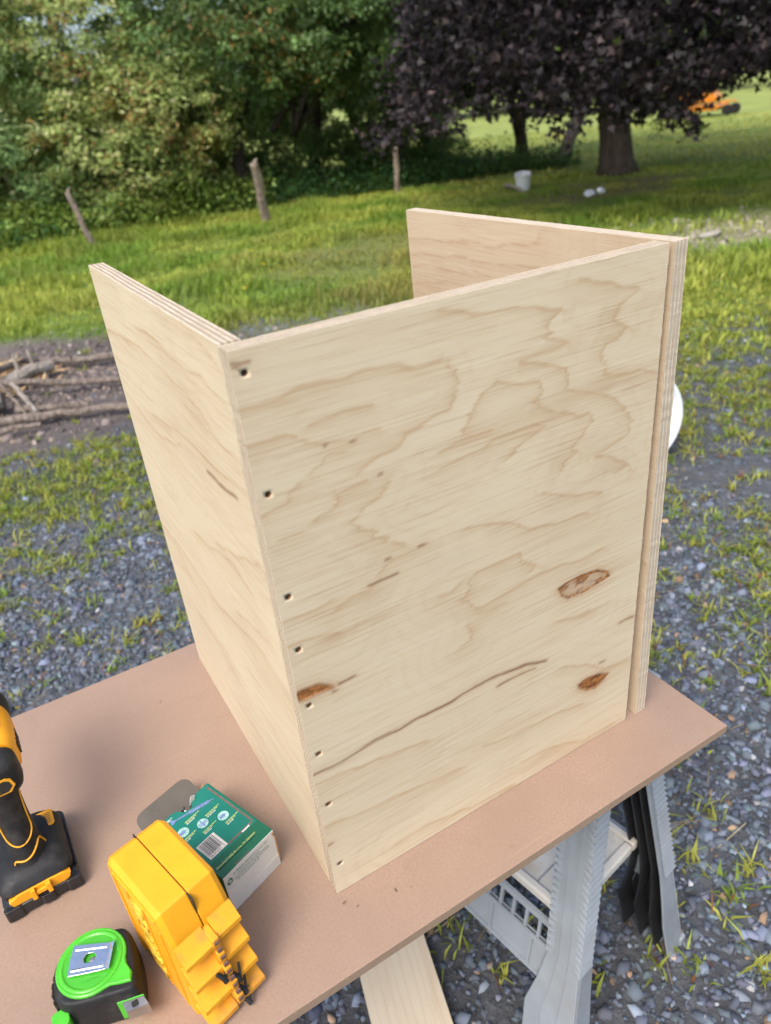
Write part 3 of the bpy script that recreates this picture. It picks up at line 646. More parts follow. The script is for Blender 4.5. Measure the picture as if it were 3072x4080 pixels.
log('thin_stick',[(-.09,5.04,.13),(-.048,4.731,.08),(-.01,4.46,.04)],(.016,.012),'thin brown stick left of the whitish leaning stick',cat='stick')
log('flat_slab',[(-.05,4.62,.03),(.16,4.485,.028),(.36,4.385,.025)],(.034,.018),'flat barky slab lying between the two middle logs',cat='slab')
log('stump_piece',[(-.42,4.86,.07),(-.2,4.78,.075),(-.105,4.755,.07)],(.085,.075),'round stump piece poking in at the left edge',M_BARKG)
N=520; xs=rng.normal(-.03,.13,N); ys=rng.normal(5.38,.12,N); a=rng.normal(.4,.7,N); l=.02+.05*rng.random(N); w=.004+.008*rng.random(N); z=np.clip(.15-((xs+.03)**2+(ys-5.38)**2)*3,.02,1)*rng.random(N)+.015; tz=rng.normal(0,.5,N)
P=np.stack([np.stack([xs+np.cos(a)*l*s-np.sin(a)*w*q,ys+np.sin(a)*l*s+np.cos(a)*w*q,z+l*s*tz*.5+.003*q],-1) for s,q in ((-1,-1),(1,-.6),(1.1,.5),(-1,1))],1)
o=npmesh('wood_splinters',P.reshape(-1,3),polys([(0,1,2,3)],4,N),M_STONE,color=np.repeat((np.array((.46,.31,.17))*np.exp(rng.normal(0,.3,N))[:,None]).clip(.05,.7),4,0)); tag(o,kind='stuff'); o['label']='straw coloured wood splinters heaped on the logs'

# ================================================================== SAWHORSE
sh = thing('sawhorse','grey plastic folding sawhorse carrying the right end of the board','sawhorse',(.500,.050,0),(0,0,R(10)))
LH=.786; LEN=.50
b=MB(); b.box(-.055,.055,-.02,LEN+.02,.735,LH); b.box(-.03,.03,-.022,LEN+.022,.69,.733); b.build('top_beam',M_GREY,sh,bevel=.006)
def leg(sx, end):
    """hollow channel leg, open towards the inside; sx outward x sign, end 0 front 1 back"""
    ey = -1 if end==0 else 1; y0 = 0 if end==0 else LEN
    def P(z, u, dep):                       # z height, u along beam (0 outer end), dep towards inside
        t=1-z/LH
        return (sx*(.048+.145*t-dep), y0-ey*u+ey*.062*t, z)
    def wid(z):
        t=1-z/LH
        return .057+.010*t+.038*max(0,min(1,(t-.68)/.16))
    zs=[0,.04,.12,.20,.28,.45,.62,.76]
    def sheet(b,us,deps,mi):                # a thick plate following the leg
        vs=[];k=len(zs)
        for z in zs:
            for u in us(z):
                for d in deps(z): vs.append(P(z,u,d))
        fs=[]
        for i in range(k-1):
            a=i*4;c=a+4; fs+=[(a,a+1,c+1,c),(a+2,c+2,c+3,a+3),(a,c,c+2,a+2),(a+1,a+3,c+3,c+1)]
        fs+=[(0,2,3,1),(k*4-4,k*4-3,k*4-1,k*4-2)]
        b.add(vs,fs,mi)
    dep=lambda z:.040+.014*max(0,min(1,((1-z/LH)-.68)/.16))
    L=bpy.data.objects.new('leg',None); 
    b=MB(); sheet(b,lambda z:(0,wid(z)),lambda z:(0,.005),0); o=b.build('leg',M_GREY,sh,bevel=.003)
    b=MB(); sheet(b,lambda z:(0,.005),lambda z:(.006,dep(z)),0); b.build('side_flange',M_GREY,o,bevel=.003)
    b=MB(); sheet(b,lambda z:(wid(z)-.005,wid(z)),lambda z:(.006,dep(z)),0); b.build('side_flange',M_GREYSHADE,o,bevel=.003)
    b=MB()
    for w in (.30,.62): sheet(b,lambda z:(wid(z)*w,wid(z)*w+.004),lambda z:(.007,dep(z)*.93),0)
    sheet(b,lambda z:(.007,wid(z)-.007),lambda z:(.0065,.009),0); b.build('inner_web',M_GREYSHADE,o)
    b=MB()                                   # stacked fins along both edges and fine lines on the face
    for i in range(24):
        z=.275+i*.0145; h=.0065
        for (ua,ub) in ((-.0045,.012),(wid(z)+.0010,wid(z)-.012)):
            vs=[P(z,ua,-.0035),P(z,ub,-.0012),P(z,ub,.002),P(z,ua,dep(z)*.8),P(z+h,ua+.003,-.001),P(z+h,ub,-.001),P(z+h,ub,.002),P(z+h,ua+.003,dep(z)*.8)]
            b.add(vs,[(0,1,2,3),(4,7,6,5),(0,4,5,1),(1,5,6,2),(2,6,7,3),(3,7,4,0)])
    b.build('fins',M_GREY,o)['kind']='stuff'
    b=MB()
    for w in (.34,.66): sheet(b,lambda z:(wid(z)*w,wid(z)*w+.003),lambda z:(-.0018,.001),0)
    b.build('raised_line',M_GREY,o)
    b=MB(); a=[P(-.002,-.003,-.003),P(-.002,wid(0)+.003,-.003),P(-.002,wid(0)+.003,.016),P(-.002,-.003,.016)]; c=[(x,y,.024) for x,y,z in a]
    b.add(a+c,[(0,1,2,3),(4,7,6,5),(0,4,5,1),(1,5,6,2),(2,6,7,3),(3,7,4,0)]); b.build('foot',M_GREY,o,bevel=.004)
    bpy.data.objects.remove(L)
for sx in (-1,1):
    for e in (0,1): leg(sx,e)
    # slotted cross panel between the legs
    b=MB(); x=lambda z: sx*(.048+.145*(1-z/LH)-.012)
    def plate(y0,y1,z0,z1,th=.006,off=0):
        b.add([(x(z)+sx*(o_+off),y,z) for z in (z0,z1) for y in (y0,y1) for o_ in (-th,0)],[(0,1,3,2),(4,6,7,5),(0,4,5,1),(2,3,7,6),(0,2,6,4),(1,5,7,3)])
    plate(.02,LEN-.02,.185,.262); plate(.02,LEN-.02,.300,.312); plate(.02,LEN-.02,.182,.190,.008,.004); plate(.02,LEN-.02,.254,.262,.006,.004)
    for k in range(15): plate(.05+k*.0285,.056+k*.0285,.262,.300,.005)
    for k in range(5): plate(.06+k*.09,.066+k*.09,.19,.254,.004,.004)
    b.build('cross_panel',M_GREY,sh)
tr=MB(); tr.box(-.098,.098,.02,LEN-.02,.318,.326); tray=tr.build('tray',M_TRAY,sh,bevel=.002)
b=MB()
for x0,x1,y0,y1 in ((-.105,-.088,.012,LEN-.012),(.088,.105,.012,LEN-.012),(-.0875,.0875,.012,.030),(-.0875,.0875,LEN-.03,LEN-.012)): b.box(x0,x1,y0,y1,.312,.334)
b.build('tray_rim',M_TRAY,tray,bevel=.005)
b=MB()
for k in range(5): b.box(-.086,.086,.09+k*.075,.0925+k*.075,.3262,.3285)
b.build('tray_groove',M_GREY,tray)
b=MB(); b.tube([(.02,.10,.335),(.02,.16,.342),(.02,.22,.335)],.012,8); b.build('latch',M_GREY,tray,smooth=True)

# plywood offcut on the ground
off = thing('plywood_offcut','narrow pale plywood offcut lying on the gravel under the board','plywood',(.165,.25,.018),(R(1.5),0,R(-15)))
def plank(name,w,l,th,parent,mf,me):
    b=MB(); b.box(-w/2,w/2,-l/2,l/2,0,th); o=b.build(name,[mf,me],parent)
    for p in o.data.polygons: p.material_index = 0 if abs(p.normal.z)>.5 else 1
    return o
def flat_face(name):   # same veneer, grain along the length of the strip
    m=NT(name); c1=m.coord(scale=(420,9,1)); c3=m.coord(scale=(26,5,1)); h=m.noise(c1,1,3,.6); s_=m.noise(c3,1,4,.6,.8)
    w=m.n('ShaderNodeTexWave'); w.bands_direction='X'; m.l(m.coord(scale=(1,.12,1)),w.inputs['Vector']); w.inputs['Scale'].default_value=18; w.inputs['Distortion'].default_value=7; w.inputs['Detail'].default_value=2
    col=m.mix(m.ramp(s_,.45,.75,0,.35),(.62,.52,.38),(.47,.32,.20)); col=m.mix(m.ramp(w.outputs[1],.80,1.0,0,.22),col,(.46,.31,.19)); col=m.mix(m.ramp(h,.6,.72,0,.35),col,(.4,.27,.17))
    m.bump(h,.3,.0006); return m.done(col,.6,.3)
plank('strip',.147,.62,.0175,off,flat_face('offcut_veneer'),M_EDGE2)

# ================================================================== WORK BOARD
wb = thing('work_board','brown fibreboard sheet used as work top under the plywood','board',(0,0,ZT))
b=MB(); b.box(-.72,.535,-.083,.5265,-.013,0); o=b.build('sheet',[M_MDF,M_MDFE],wb,bevel=.0008)
for p in o.data.polygons: p.material_index = 0 if abs(p.normal.z)>.5 else 1
N=9; cx=rng.uniform(-.35,.5,N); cy=rng.uniform(-.08,.05,N); k=rng.random(N)<.35; cy[k]=rng.uniform(.05,.45,k.sum()); k2=(cx>-.005)&(cy>-.004); cy[k2]=rng.uniform(-.08,-.01,k2.sum())
a=rng.random(N)*6.28; l=.0012+.0035*rng.random(N)**2; w=.0006+.001*rng.random(N)
P=np.stack([np.stack([cx+np.cos(a)*l*s-np.sin(a)*w*q,cy+np.sin(a)*l*s+np.cos(a)*w*q,np.full(N,ZT+.0006)+h_],-1) for s,q,h_ in ((-1,-1,0),(1,-.4,.0012),(1,.6,.0006),(-1,1,0))],1)
o=npmesh('sawdust_crumbs',P.reshape(-1,3),polys([(0,1,2,3)],4,N),M_STONE,color=np.repeat((np.array((.26,.18,.12))*np.exp(rng.normal(0,.35,N))[:,None]).clip(.05,.8),4,0)); tag(o,kind='stuff')

# ================================================================== PLYWOOD BOX
FRONT_RINGS=[[(0,566),(16,567),(34,568),(53,571),(68,571),(87,569),(99,570),(118,569),(137,567),(149,562),(162,560),(177,561)],[(183,559),(188,549),(189,537),(187,525),(180,516),(163,511),(144,507),(135,506),(132,500),(109,496),(94,490),(87,487)],[(53,539),(66,541),(82,542),(95,542),(107,541)],[(1,539),(14,539),(34,537),(41,532),(47,526),(58,523),(76,520),(87,517),(112,517)],[(46,499),(61,510),(79,510)],[(177,601),(194,598),(215,590),(233,588),(256,588),(276,584),(293,578),(303,577),(295,573),(290,568),(294,560),(286,555),(309,549),(313,546),(301,544),(276,540),(257,537),(276,534),(294,527),(311,519),(315,509),(317,498),(344,488),(371,476),(391,461),(405,442),(402,427),(379,421),(359,417),(388,401),(404,391),(384,388)],[(325,597),(347,591),(366,588),(378,579),(402,573),(392,570),(377,563),(369,554),(375,548),(389,543),(376,533),(361,531),(357,523),(364,511),(363,502),(371,499),(398,492),(413,492),(435,482)],[(196,493),(203,502),(209,514),(219,523),(232,528),(249,523),(262,517),(280,514),(285,505),(278,498),(273,497),(291,486),(316,475),(330,468),(345,467),(350,458),(339,448),(327,441),(321,436),(330,430),(314,423),(310,416)],[(167,464),(184,466),(209,468),(229,474),(252,473),(277,473),(288,468),(279,463),(262,459),(241,449)],[(168,481),(188,485),(201,486),(224,484)],[(0,476),(16,480),(25,483),(30,491),(35,495)],[(44,459),(62,462),(69,467),(66,473),(79,475),(93,478)],[(16,452),(25,453),(32,454)],[(117,469),(108,457),(93,453),(75,444),(82,437),(96,431),(99,426),(96,421),(107,415),(114,408),(127,402)],[(48,364),(66,369),(85,369),(99,376)],[(-1,376),(23,374),(52,377)],[(97,383),(108,390),(128,393),(150,393)],[(-1,350),(16,349),(37,344),(50,340)],[(186,314),(202,295),(211,294),(246,297),(271,300),(299,301),(329,298),(356,295),(376,297)],[(158,330),(172,329),(185,336)],[(186,314),(194,321),(194,334),(205,339),(232,341),(255,340),(264,325),(279,316),(270,310)],[(205,288),(226,285),(238,286)],[(321,155),(365,135),(392,115),(431,108)],[(195,394),(222,388),(247,380),(270,363),(302,354),(352,353)],[(289,399),(320,383),(342,377),(368,371)],[(310,227),(337,221),(360,221)],[(181,258),(196,259),(190,278)],[(-3,176),(47,167),(90,160),(132,154)],[(-6,112),(39,104),(84,99),(119,92),(169,86)],[(201,97),(250,88),(311,84),(358,75)],[(76,25),(122,24),(181,10),(245,5)],[(259,35),(304,31),(361,9),(411,9)]]
FRONT_STREAKS=[[(-1,189),(36,186),(73,191),(100,190),(127,191),(167,190),(197,194),(227,193),(267,188),(296,177)],[(226,178),(237,179),(258,178),(280,175)],[(412,176),(422,177),(435,175)],[(42,284),(49,284),(59,284)],[(35,278),(39,278)],[(105,395),(109,395)],[(140,394),(146,394)],[(86,376),(92,376),(116,376)],[(61,518),(63,519)],[(86,516),(89,516)],[(107,479),(110,479)],[(1,82),(6,82)],[(382,128),(391,127)]]
FRONT_KNOTS=[[(-3,292),(3,296),(22,294),(35,285),(36,281),(22,283),(8,283),(-3,285)],[(311,271),(322,274),(344,275),(369,271),(385,262),(388,255),(370,252),(347,250),(325,252),(316,260)],[(348,111),(359,115),(379,112),(398,103),(391,96),(378,90),(363,94),(350,104)]]
HOLES=[(8,592),(8,495),(6,398),(5,340),(4,274),(4,212),(4,140),(9,45)]
LEFT_RINGS=[[(-6,534),(93,543),(182,551),(226,546),(285,543),(337,543),(362,535),(393,527)],[(188,573),(268,575),(316,569),(354,566),(398,571),(418,566),(458,561)],[(391,605),(431,600),(458,590)],[(72,451),(132,441),(182,445),(271,467),(308,470)],[(151,467),(228,475),(302,485),(333,482),(382,482),(436,487),(459,491)],[(11,258),(76,255),(112,230),(166,217)],[(77,265),(144,258),(219,258),(263,250)],[(217,343),(280,352),(362,373),(405,365)],[(315,373),(384,392),(454,420)],[(316,527),(360,522),(420,516),(450,520)],[(211,245),(299,267),(363,280),(402,285)],[(332,296),(396,311),(431,320)]]
LEFT_STREAKS=[[(347,467),(377,468),(427,472)]]
RIGHT_RINGS=[[(81,575),(151,581),(194,578),(227,583),(279,590),(284,602)],[(79,553),(136,561),(162,556),(218,560),(284,565)],[(77,537),(124,540),(158,545),(193,541)],[(1,571),(45,573),(81,576),(101,575),(145,578)],[(4,549),(31,554),(91,555),(124,560),(144,560)],[(6,533),(54,540),(89,539),(123,540),(143,543)],[(9,508),(51,515),(83,522),(111,525),(142,526)]]

PW,PH,PD,PT = .4378,.610,.4628,.01754
def polydist(x,z,line,signed=False):
    d=np.full(x.shape,1e9); sg=np.zeros(x.shape)
    for (ax,az),(bx,bz) in zip(line[:-1],line[1:]):
        vx,vz=bx-ax,bz-az; L=vx*vx+vz*vz+1e-9; t=np.clip(((x-ax)*vx+(z-az)*vz)/L,0,1); q=np.hypot(x-ax-t*vx,z-az-t*vz); k=q<d
        d=np.where(k,q,d); sg=np.where(k,vx*(z-az)-vz*(x-ax),sg)
    return (d,sg) if signed else d
def inside(x,z,poly):
    c=np.zeros(x.shape,bool); n=len(poly)
    for i in range(n):
        (ax,az),(bx,bz)=poly[i],poly[i-1]
        c^=((az>z)!=(bz>z))&(x<(bx-ax)*(z-az)/((bz-az)+1e-9)+ax)
    return c
def panel(name, w, h, rings, streaks, knots, holes, mats, parent, loc, rot, dx=2.5, dz=1.5, seed=0, soft=1.0, hollow=()):
    nx=int(round(w*1000/dx)); nz=int(round(h*1000/dz)); rg=np.random.default_rng(seed)
    xs=np.linspace(0,w,nx+1); zs=np.linspace(0,h,nz+1); X,Zz=np.meshgrid(xs,zs,indexing='ij'); Y=np.zeros_like(X)
    jt=(vnoise(xs*300+seed,xs*0+seed)-.5)*.0004+(vnoise(xs*25,xs*0+3+seed)-.5)*.0004; jb=(vnoise(xs*220+9,xs*0+seed)-.5)*.0008
    Zz[:,-1]+=jt; Zz[:,0]+=np.abs(jb)
    jl=(vnoise(zs*300+2,zs*0+seed)-.5)*.0009; jr=(vnoise(zs*300+5,zs*0+seed)-.5)*.0012
    X[0]+=np.abs(jl); X[-1]+=jr*.6
    mx,mz=X*1000,Zz*1000
    rowj=(vnoise(mx*.02,mz*.50+seed)-.5)*6+(fbm(mx*.02,mz*.16)-.5)*9      # feathering along the grain
    wx=mx+rowj*.9; wz=mz+(fbm(mx*.03,mz*.05)-.5)*7
    ring=np.zeros(X.shape)
    for L in rings:
        d,sg=polydist(wx,wz,L,True); fade=np.where(sg<0,.52*np.exp(-d/12.0),.30*np.exp(-d/2.5))      # early wood fades away on one side of each ring
        ring=np.maximum(ring,np.exp(-(d/1.2)**2)*.70+fade*(.75+.5*fbm(mx*.03,mz*.05)))
    # faint growth bands following the same figure
    dall=np.full(X.shape,1e9)
    for L in rings: dall=np.minimum(dall,polydist(mx+rowj*.5,wz,L))
    ring=ring*soft+.15*np.clip(np.sin(dall*.36+fbm(mx*.008,mz*.012)*5),0,1)**2*(fbm(mx*.012+3,mz*.015)>.42)*np.clip(dall/12,0,1)
    ring=ring*(.55+.75*fbm(mx*.02+seed,mz*.02))
    st=np.zeros(X.shape)
    for L in streaks:
        d=polydist(mx+rowj*.25,mz+(fbm(mx*.05,mz*.1)-.5)*4,L); ln=math.hypot(L[-1][0]-L[0][0],L[-1][1]-L[0][1]); wd=1.5 if ln<60 else 2.0
        st=np.maximum(st,np.exp(-(d/wd)**2)*(.8 if ln<60 else .72+.4*fbm(mx*.03,mz*.02+5)))
        ring=np.maximum(ring,.5*np.exp(-d/6))
    kn=np.zeros(X.shape)
    for i,Kp in enumerate(knots):
        ins=inside(mx+(fbm(mx*.2,mz*.3)-.5)*6,mz+(fbm(mx*.2+9,mz*.3)-.5)*3,Kp); d=polydist(mx,mz,Kp+[Kp[0]])
        if i in hollow: kn=np.maximum(kn,np.where(ins,np.clip(1.0-d/3.0,0,1)*.85+.34+.55*sstep(.48,.62,fbm(mx*.10,mz*.30)),np.exp(-(d/1.4)**2)*.6))
        else: kn=np.maximum(kn,np.where(ins,np.clip(.55+d/4,0,1),np.exp(-(d/1.6)**2)*.6))
        ring=np.maximum(ring,.75*np.exp(-d/6)+.45*np.exp(-d/16)*np.clip(np.sin(d*1.1+fbm(mx*.05,mz*.05)*4),0,1)); Y=np.where(ins,np.minimum(.0006,d*.0003),Y)
    col=np.stack([ring.clip(0,1),kn.clip(0,1),st.clip(0,1)],-1).reshape(-1,3)
    V=np.stack([X,Y,Zz],-1).reshape(-1,3); nv=(nz+1)
    fq=np.ones((nx,nz),bool); hv=[];hf=[]; hc=[]; base=len(V)
    HX,HZ=2,3; Rh=.0029
    for (hx,hz) in holes:
        ci=int(round(hx/dx)); cj=int(round(hz/dz)); fq[ci-HX:ci+HX,cj-HZ:cj+HZ]=False
        bd=[(ci-HX+k,cj-HZ) for k in range(2*HX)]+[(ci+HX,cj-HZ+k) for k in range(2*HZ)]+[(ci+HX-k,cj+HZ) for k in range(2*HX)]+[(ci-HX,cj+HZ-k) for k in range(2*HZ)]
        n=len(bd); cxx,czz=xs[ci],zs[cj]; b0=base+len(hv); rad=Rh*(.92+.16*rg.random())
        ang=[math.atan2(zs[j]-czz,xs[i]-cxx) for i,j in bd]
        for dep,sc in ((0,1),(.0015,.97),(.009,.95)):
            for a in ang: hv.append((cxx+rad*sc*math.cos(a),dep,czz+rad*sc*math.sin(a))); hc.append((.15,.0 if dep<.001 else .35,.0 if dep<.001 else .9))
        bi=[i*nv+j for i,j in bd]
        for k in range(n):
            k2=(k+1)%n; hf.append((bi[k],bi[k2],b0+k2,b0+k)); hf.append((b0+k,b0+k2,b0+n+k2,b0+n+k)); hf.append((b0+n+k,b0+n+k2,b0+2*n+k2,b0+2*n+k))
        hf.append(tuple(b0+2*n+k for k in range(n)))
    I,J=np.nonzero(fq); Q=np.stack([I*nv+J,(I+1)*nv+J,(I+1)*nv+J+1,I*nv+J+1],-1)
    faces=[Q]; ev=[];ef=[]
    def strip(P0,P1):                       # edge strip between two polylines of equal length
        b0=base+len(hv)+len(ev); n=len(P0); ev.extend(P0); ev.extend(P1); ef.extend([(b0+k,b0+k+1,b0+n+k+1,b0+n+k) for k in range(n-1)])
    tb=(vnoise(xs*300+77,xs*0+seed)-.5)*.0004
    strip([(X[i,-1],0,Zz[i,-1]) for i in range(nx+1)],[(X[i,-1],PT,h+tb[i]) for i in range(nx+1)])
    strip([(X[i,0],PT,0) for i in range(nx+1)],[(X[i,0],0,Zz[i,0]) for i in range(nx+1)])
    strip([(X[0,j],PT,Zz[0,j]) for j in range(nz+1)],[(X[0,j],0,Zz[0,j]) for j in range(nz+1)][:])
    strip([(X[-1,j],0,Zz[-1,j]) for j in range(nz+1)],[(X[-1,j],PT,Zz[-1,j]) for j in range(nz+1)])
    nb=base+len(hv)+len(ev); bv=[(0,PT,0),(w,PT,0),(w,PT,h),(0,PT,h)]
    V=np.concatenate([V]+[np.array(a,float).reshape(-1,3) for a in (hv,ev,bv) if len(a)])
    col=np.concatenate([col]+([np.array(hc)] if hc else [])+[np.zeros((len(ev)+4,3))])
    lo=[Q.ravel()]; tot=[np.full(len(Q),4)]; mi=[np.zeros(len(Q))]
    for L_,m_ in ((hf,2),(ef,1)):
        for f_ in L_: lo.append(np.array(f_)); tot.append(np.array([len(f_)])); mi.append(np.array([m_ if m_!=2 else 0]))
    lo.append(np.array([nb+1,nb,nb+3,nb+2])); tot.append(np.array([4])); mi.append(np.array([0]))
    lo=np.concatenate(lo); tot=np.concatenate(tot); mi=np.concatenate(mi); stt=np.concatenate([[0],np.cumsum(tot)[:-1]])
    o=npmesh(name,V,(lo,stt,tot),mats,parent,color=col,matidx=mi); o.location=loc; o.rotation_euler=rot
    for (hx,hz) in holes:                   # countersunk screw at the bottom of each hole
        b=MB(); b.lathe([(.0002,.0),(.0026,.0),(.0027,.0008),(.0012,.003),(.0012,.006)],14)
        for q in (0,1): b.box(*((-.0015,.0015,-.0004,.0004) if q==0 else (-.0004,.0004,-.0015,.0015)),-.0002-.00005*q,.0003,1)
        b.build('screw',[M_SCREW,M_INKK],o,loc=(round(hx/dx)*w/nx,.0052,round(hz/dz)*h/nz),rot=(R(-90),random.random(),0),smooth=True)
    return o
bx = thing('plywood_box','unfinished upright plywood box of three panels standing on the brown board','box',(0,0,ZT+.0005))
fp = panel('front_panel',PW,PH,FRONT_RINGS,FRONT_STREAKS+[[(1,601),(7,600),(14,600)],[(1,599),(6,598)]],FRONT_KNOTS,[(10,592),(10,495),(10,398),(9,340),(9,274),(9,212),(9,140),(10,45)],[M_FACE['front'],M_EDGE],bx,(0,0,0),(0,0,0),seed=3,hollow=(1,))
fp['label']='large front panel with dark knots and a column of screws'
lp = panel('side_panel',PD,.6112,LEFT_RINGS,LEFT_STREAKS,[],[],[M_FACE['left'],M_EDGE],bx,(0,PT+.0004+PD,0),(0,0,R(-90)),dx=4,dz=2.2,seed=11,soft=.8); lp['label']='left side panel with an exposed layered top edge'
rp = panel('side_panel',.4727,PH,RIGHT_RINGS+[[(460,450),(473,448)],[(458,330),(473,326)],[(455,250),(473,240)],[(460,205),(473,196)]],[],[],[],[M_FACE['right'],M_EDGE2],bx,(PW+.0170,.4717,0),(R(1.08),0,R(-90)),dx=4,dz=3,seed=23,soft=.8); rp['label']='right side panel standing slightly off the front panel'
# ================================================================== SMALL TOOLS ON THE BOARD
def text(body, size, mat, parent, loc, rot, name='lettering', ext=.0002, align='LEFT', sx=1.0, bold=0):
    cu = bpy.data.curves.new(name,'FONT'); cu.body=body; cu.size=size; cu.extrude=ext; cu.align_x=align; cu.resolution_u=2; cu.offset=bold
    t = bpy.data.objects.new(name+'_tmp',cu); COL.objects.link(t); bpy.context.view_layer.update()
    me = bpy.data.meshes.new_from_object(t.evaluated_get(bpy.context.evaluated_depsgraph_get())); bpy.data.objects.remove(t)
    me.name=name; me.materials.clear(); me.materials.append(mat); o=bpy.data.objects.new(name,me); link(o,parent); o.location=loc; o.rotation_euler=rot; o.scale=(sx,1,1); return o
def rrect(x0,x1,y0,y1,r,n=4):
    p=[]
    for cx,cy,a in ((x1-r,y1-r,0),(x0+r,y1-r,90),(x0+r,y0+r,180),(x1-r,y0+r,270)):
        for k in range(n+1): t=R(a+90*k/n); p.append((cx+r*math.cos(t),cy+r*math.sin(t)))
    return p
def loft(b, secs, mi=0):
    """secs: list of equal-length 3D rings"""
    n=len(secs[0]); vs=[v for s_ in secs for v in s_]; k=len(secs)
    b.add(vs,[(i*n+j,i*n+(j+1)%n,(i+1)*n+(j+1)%n,(i+1)*n+j) for i in range(k-1) for j in range(n)]+[tuple(range(n))[::-1],tuple(range((k-1)*n,k*n))],mi)

# ------------------------------------------------------------------ cordless drill
dr = thing('cordless_drill','black and yellow cordless drill standing on its battery at the left edge','drill',(-.273,.0,ZT),(0,0,R(1.5)))
def ringz(z,x0,x1,y0,y1,r): return [(x,y,z) for x,y in rrect(x0,x1,y0,y1,r)]
b=MB(); loft(b,[ringz(0.0,-.036,.034,.181,.279,.008),ringz(.003,-.040,.039,.176,.284,.010),ringz(.018,-.041,.041,.175,.286,.011),ringz(.021,-.036,.037,.180,.282,.010)])
bat=b.build('battery',M_BLACKG,dr,smooth=True)
b=MB(); b.prism(rrect(-.041,-.022,.1735,.182,.003,2),.002,.0195); b.prism(rrect(-.004,.012,.1728,.182,.003,2),.0035,.017); b.prism(rrect(.024,.0415,.1735,.182,.003,2),.002,.0195); b.build('battery_rib',M_BLACKG,bat,bevel=.001)
b=MB(); b.box(.0385,.0415,.19,.268,.021,.0245); b.build('battery_rail',M_BLACKG,bat,bevel=.001)
b=MB(); b.prism([(-.030,.0190),(.026,.0190),(.031,.0215),(.0335,.0285),(.026,.0325),(.012,.0335),(-.022,.0325),(-.033,.027)],.1765,.1835,'y'); rel=b.build('release_button',M_YEL,bat,bevel=.001)
b=MB(); b.prism([(-.010,.019),(-.005,.019),(-.005,.0335),(-.010,.0335)],.1715,.1765,'y'); b.prism([(.0065,.019),(.0115,.019),(.0115,.0335),(.0065,.0335)],.1715,.1765,'y'); b.prism([(-.005,.023),(.0065,.023),(.0065,.0285),(-.005,.0285)],.1730,.1764,'y'); b.build('release_tab',M_YEL,rel,bevel=.0008)
b=MB(); loft(b,[ringz(.0345,-.040,.0385,.178,.272,.014),ringz(.0215,-.0395,.0385,.184,.275,.014)][::-1]+[ringz(.042,-.038,.036,.182,.271,.016),ringz(.048,-.032,.030,.188,.268,.018),ringz(.051,-.024,.022,.196,.258,.016)])
ft=b.build('foot',M_BLACK,dr,smooth=True)
b=MB(); b.prism(rrect(.006,.033,.236,.262,.004,3),.0478,.0496,M=Matrix.Rotation(0,4,'Y')); lb=b.build('rating_label',M_YEL,ft,bevel=.0008)
b=MB()
for k in range(7): b.box(.010,.0295,.2395+k*.0026,.2407+k*.0026,.0497,.0499)
b.build('print_line',M_LABEL,lb)
# grip
def gsec(z,cy,hx,hy,cx=0): return [(cx+hx*math.cos(t)*(1 if abs(math.cos(t))<.8 else .97),cy+hy*math.sin(t),z) for t in np.linspace(0,2*math.pi,20,endpoint=False)]
b=MB(); loft(b,[gsec(.046,.219,.023,.030),gsec(.052,.219,.0195,.0265),gsec(.062,.219,.0175,.024),gsec(.080,.222,.0168,.0225),gsec(.100,.226,.0165,.022),gsec(.120,.229,.0172,.0225),gsec(.134,.231,.0185,.024),gsec(.146,.234,.020,.028)])
gp=b.build('grip',M_BLACK,dr,smooth=True)
def strand(b,zd,r=.0009):
    s_=np.linspace(0,1,len(zd)); q=np.linspace(0,1,60); zz=np.interp(q,s_,[a for a,_ in zd]); dd=np.interp(q,s_,[c for _,c in zd])
    for _ in range(4): zz[1:-1]=(zz[:-2]+2*zz[1:-1]+zz[2:])/4; dd[1:-1]=(dd[:-2]+2*dd[1:-1]+dd[2:])/4
    b.tube([gp_(float(a),float(c)) for a,c in zip(zz,dd)],r,6)
b=MB()
def onside(z,ang,cy,hx,hy): return (hx*1.02*math.cos(ang),cy+hy*1.02*math.sin(ang),z)
tab=lambda z:(np.interp(z,[.05,.062,.08,.1,.12,.134,.146],[.219,.219,.222,.226,.229,.231,.234]),np.interp(z,[.05,.062,.08,.1,.12,.134,.146],[.0203,.0175,.0168,.0165,.0172,.0185,.020]),np.interp(z,[.05,.062,.08,.1,.12,.134,.146],[.0275,.024,.0225,.022,.0225,.024,.028]))
def gp_(z,deg): cy,hx,hy=tab(z); return onside(z,R(deg),cy,hx,hy)
strand(b,[(.142,-20),(.13,-24),(.11,-28),(.09,-30),(.084,-36),(.079,-55),(.076,-80),(.076,-105),(.079,-125),(.084,-140),(.10,-150),(.12,-155)])
strand(b,[(.0525,-12),(.058,-14),(.066,-22),(.0675,-34),(.064,-52),(.060,-75),(.0575,-100),(.0575,-125),(.056,-135),(.052,-138)],.0011)
b.build('grip_line',M_YELLINE,gp,smooth=True)
b=MB(); b.prism([(.250,.118),(.262,.122),(.266,.138),(.256,.146),(.25,.146)],-.008,.008,'x'); b.build('trigger',M_BLACKG,gp,bevel=.002)
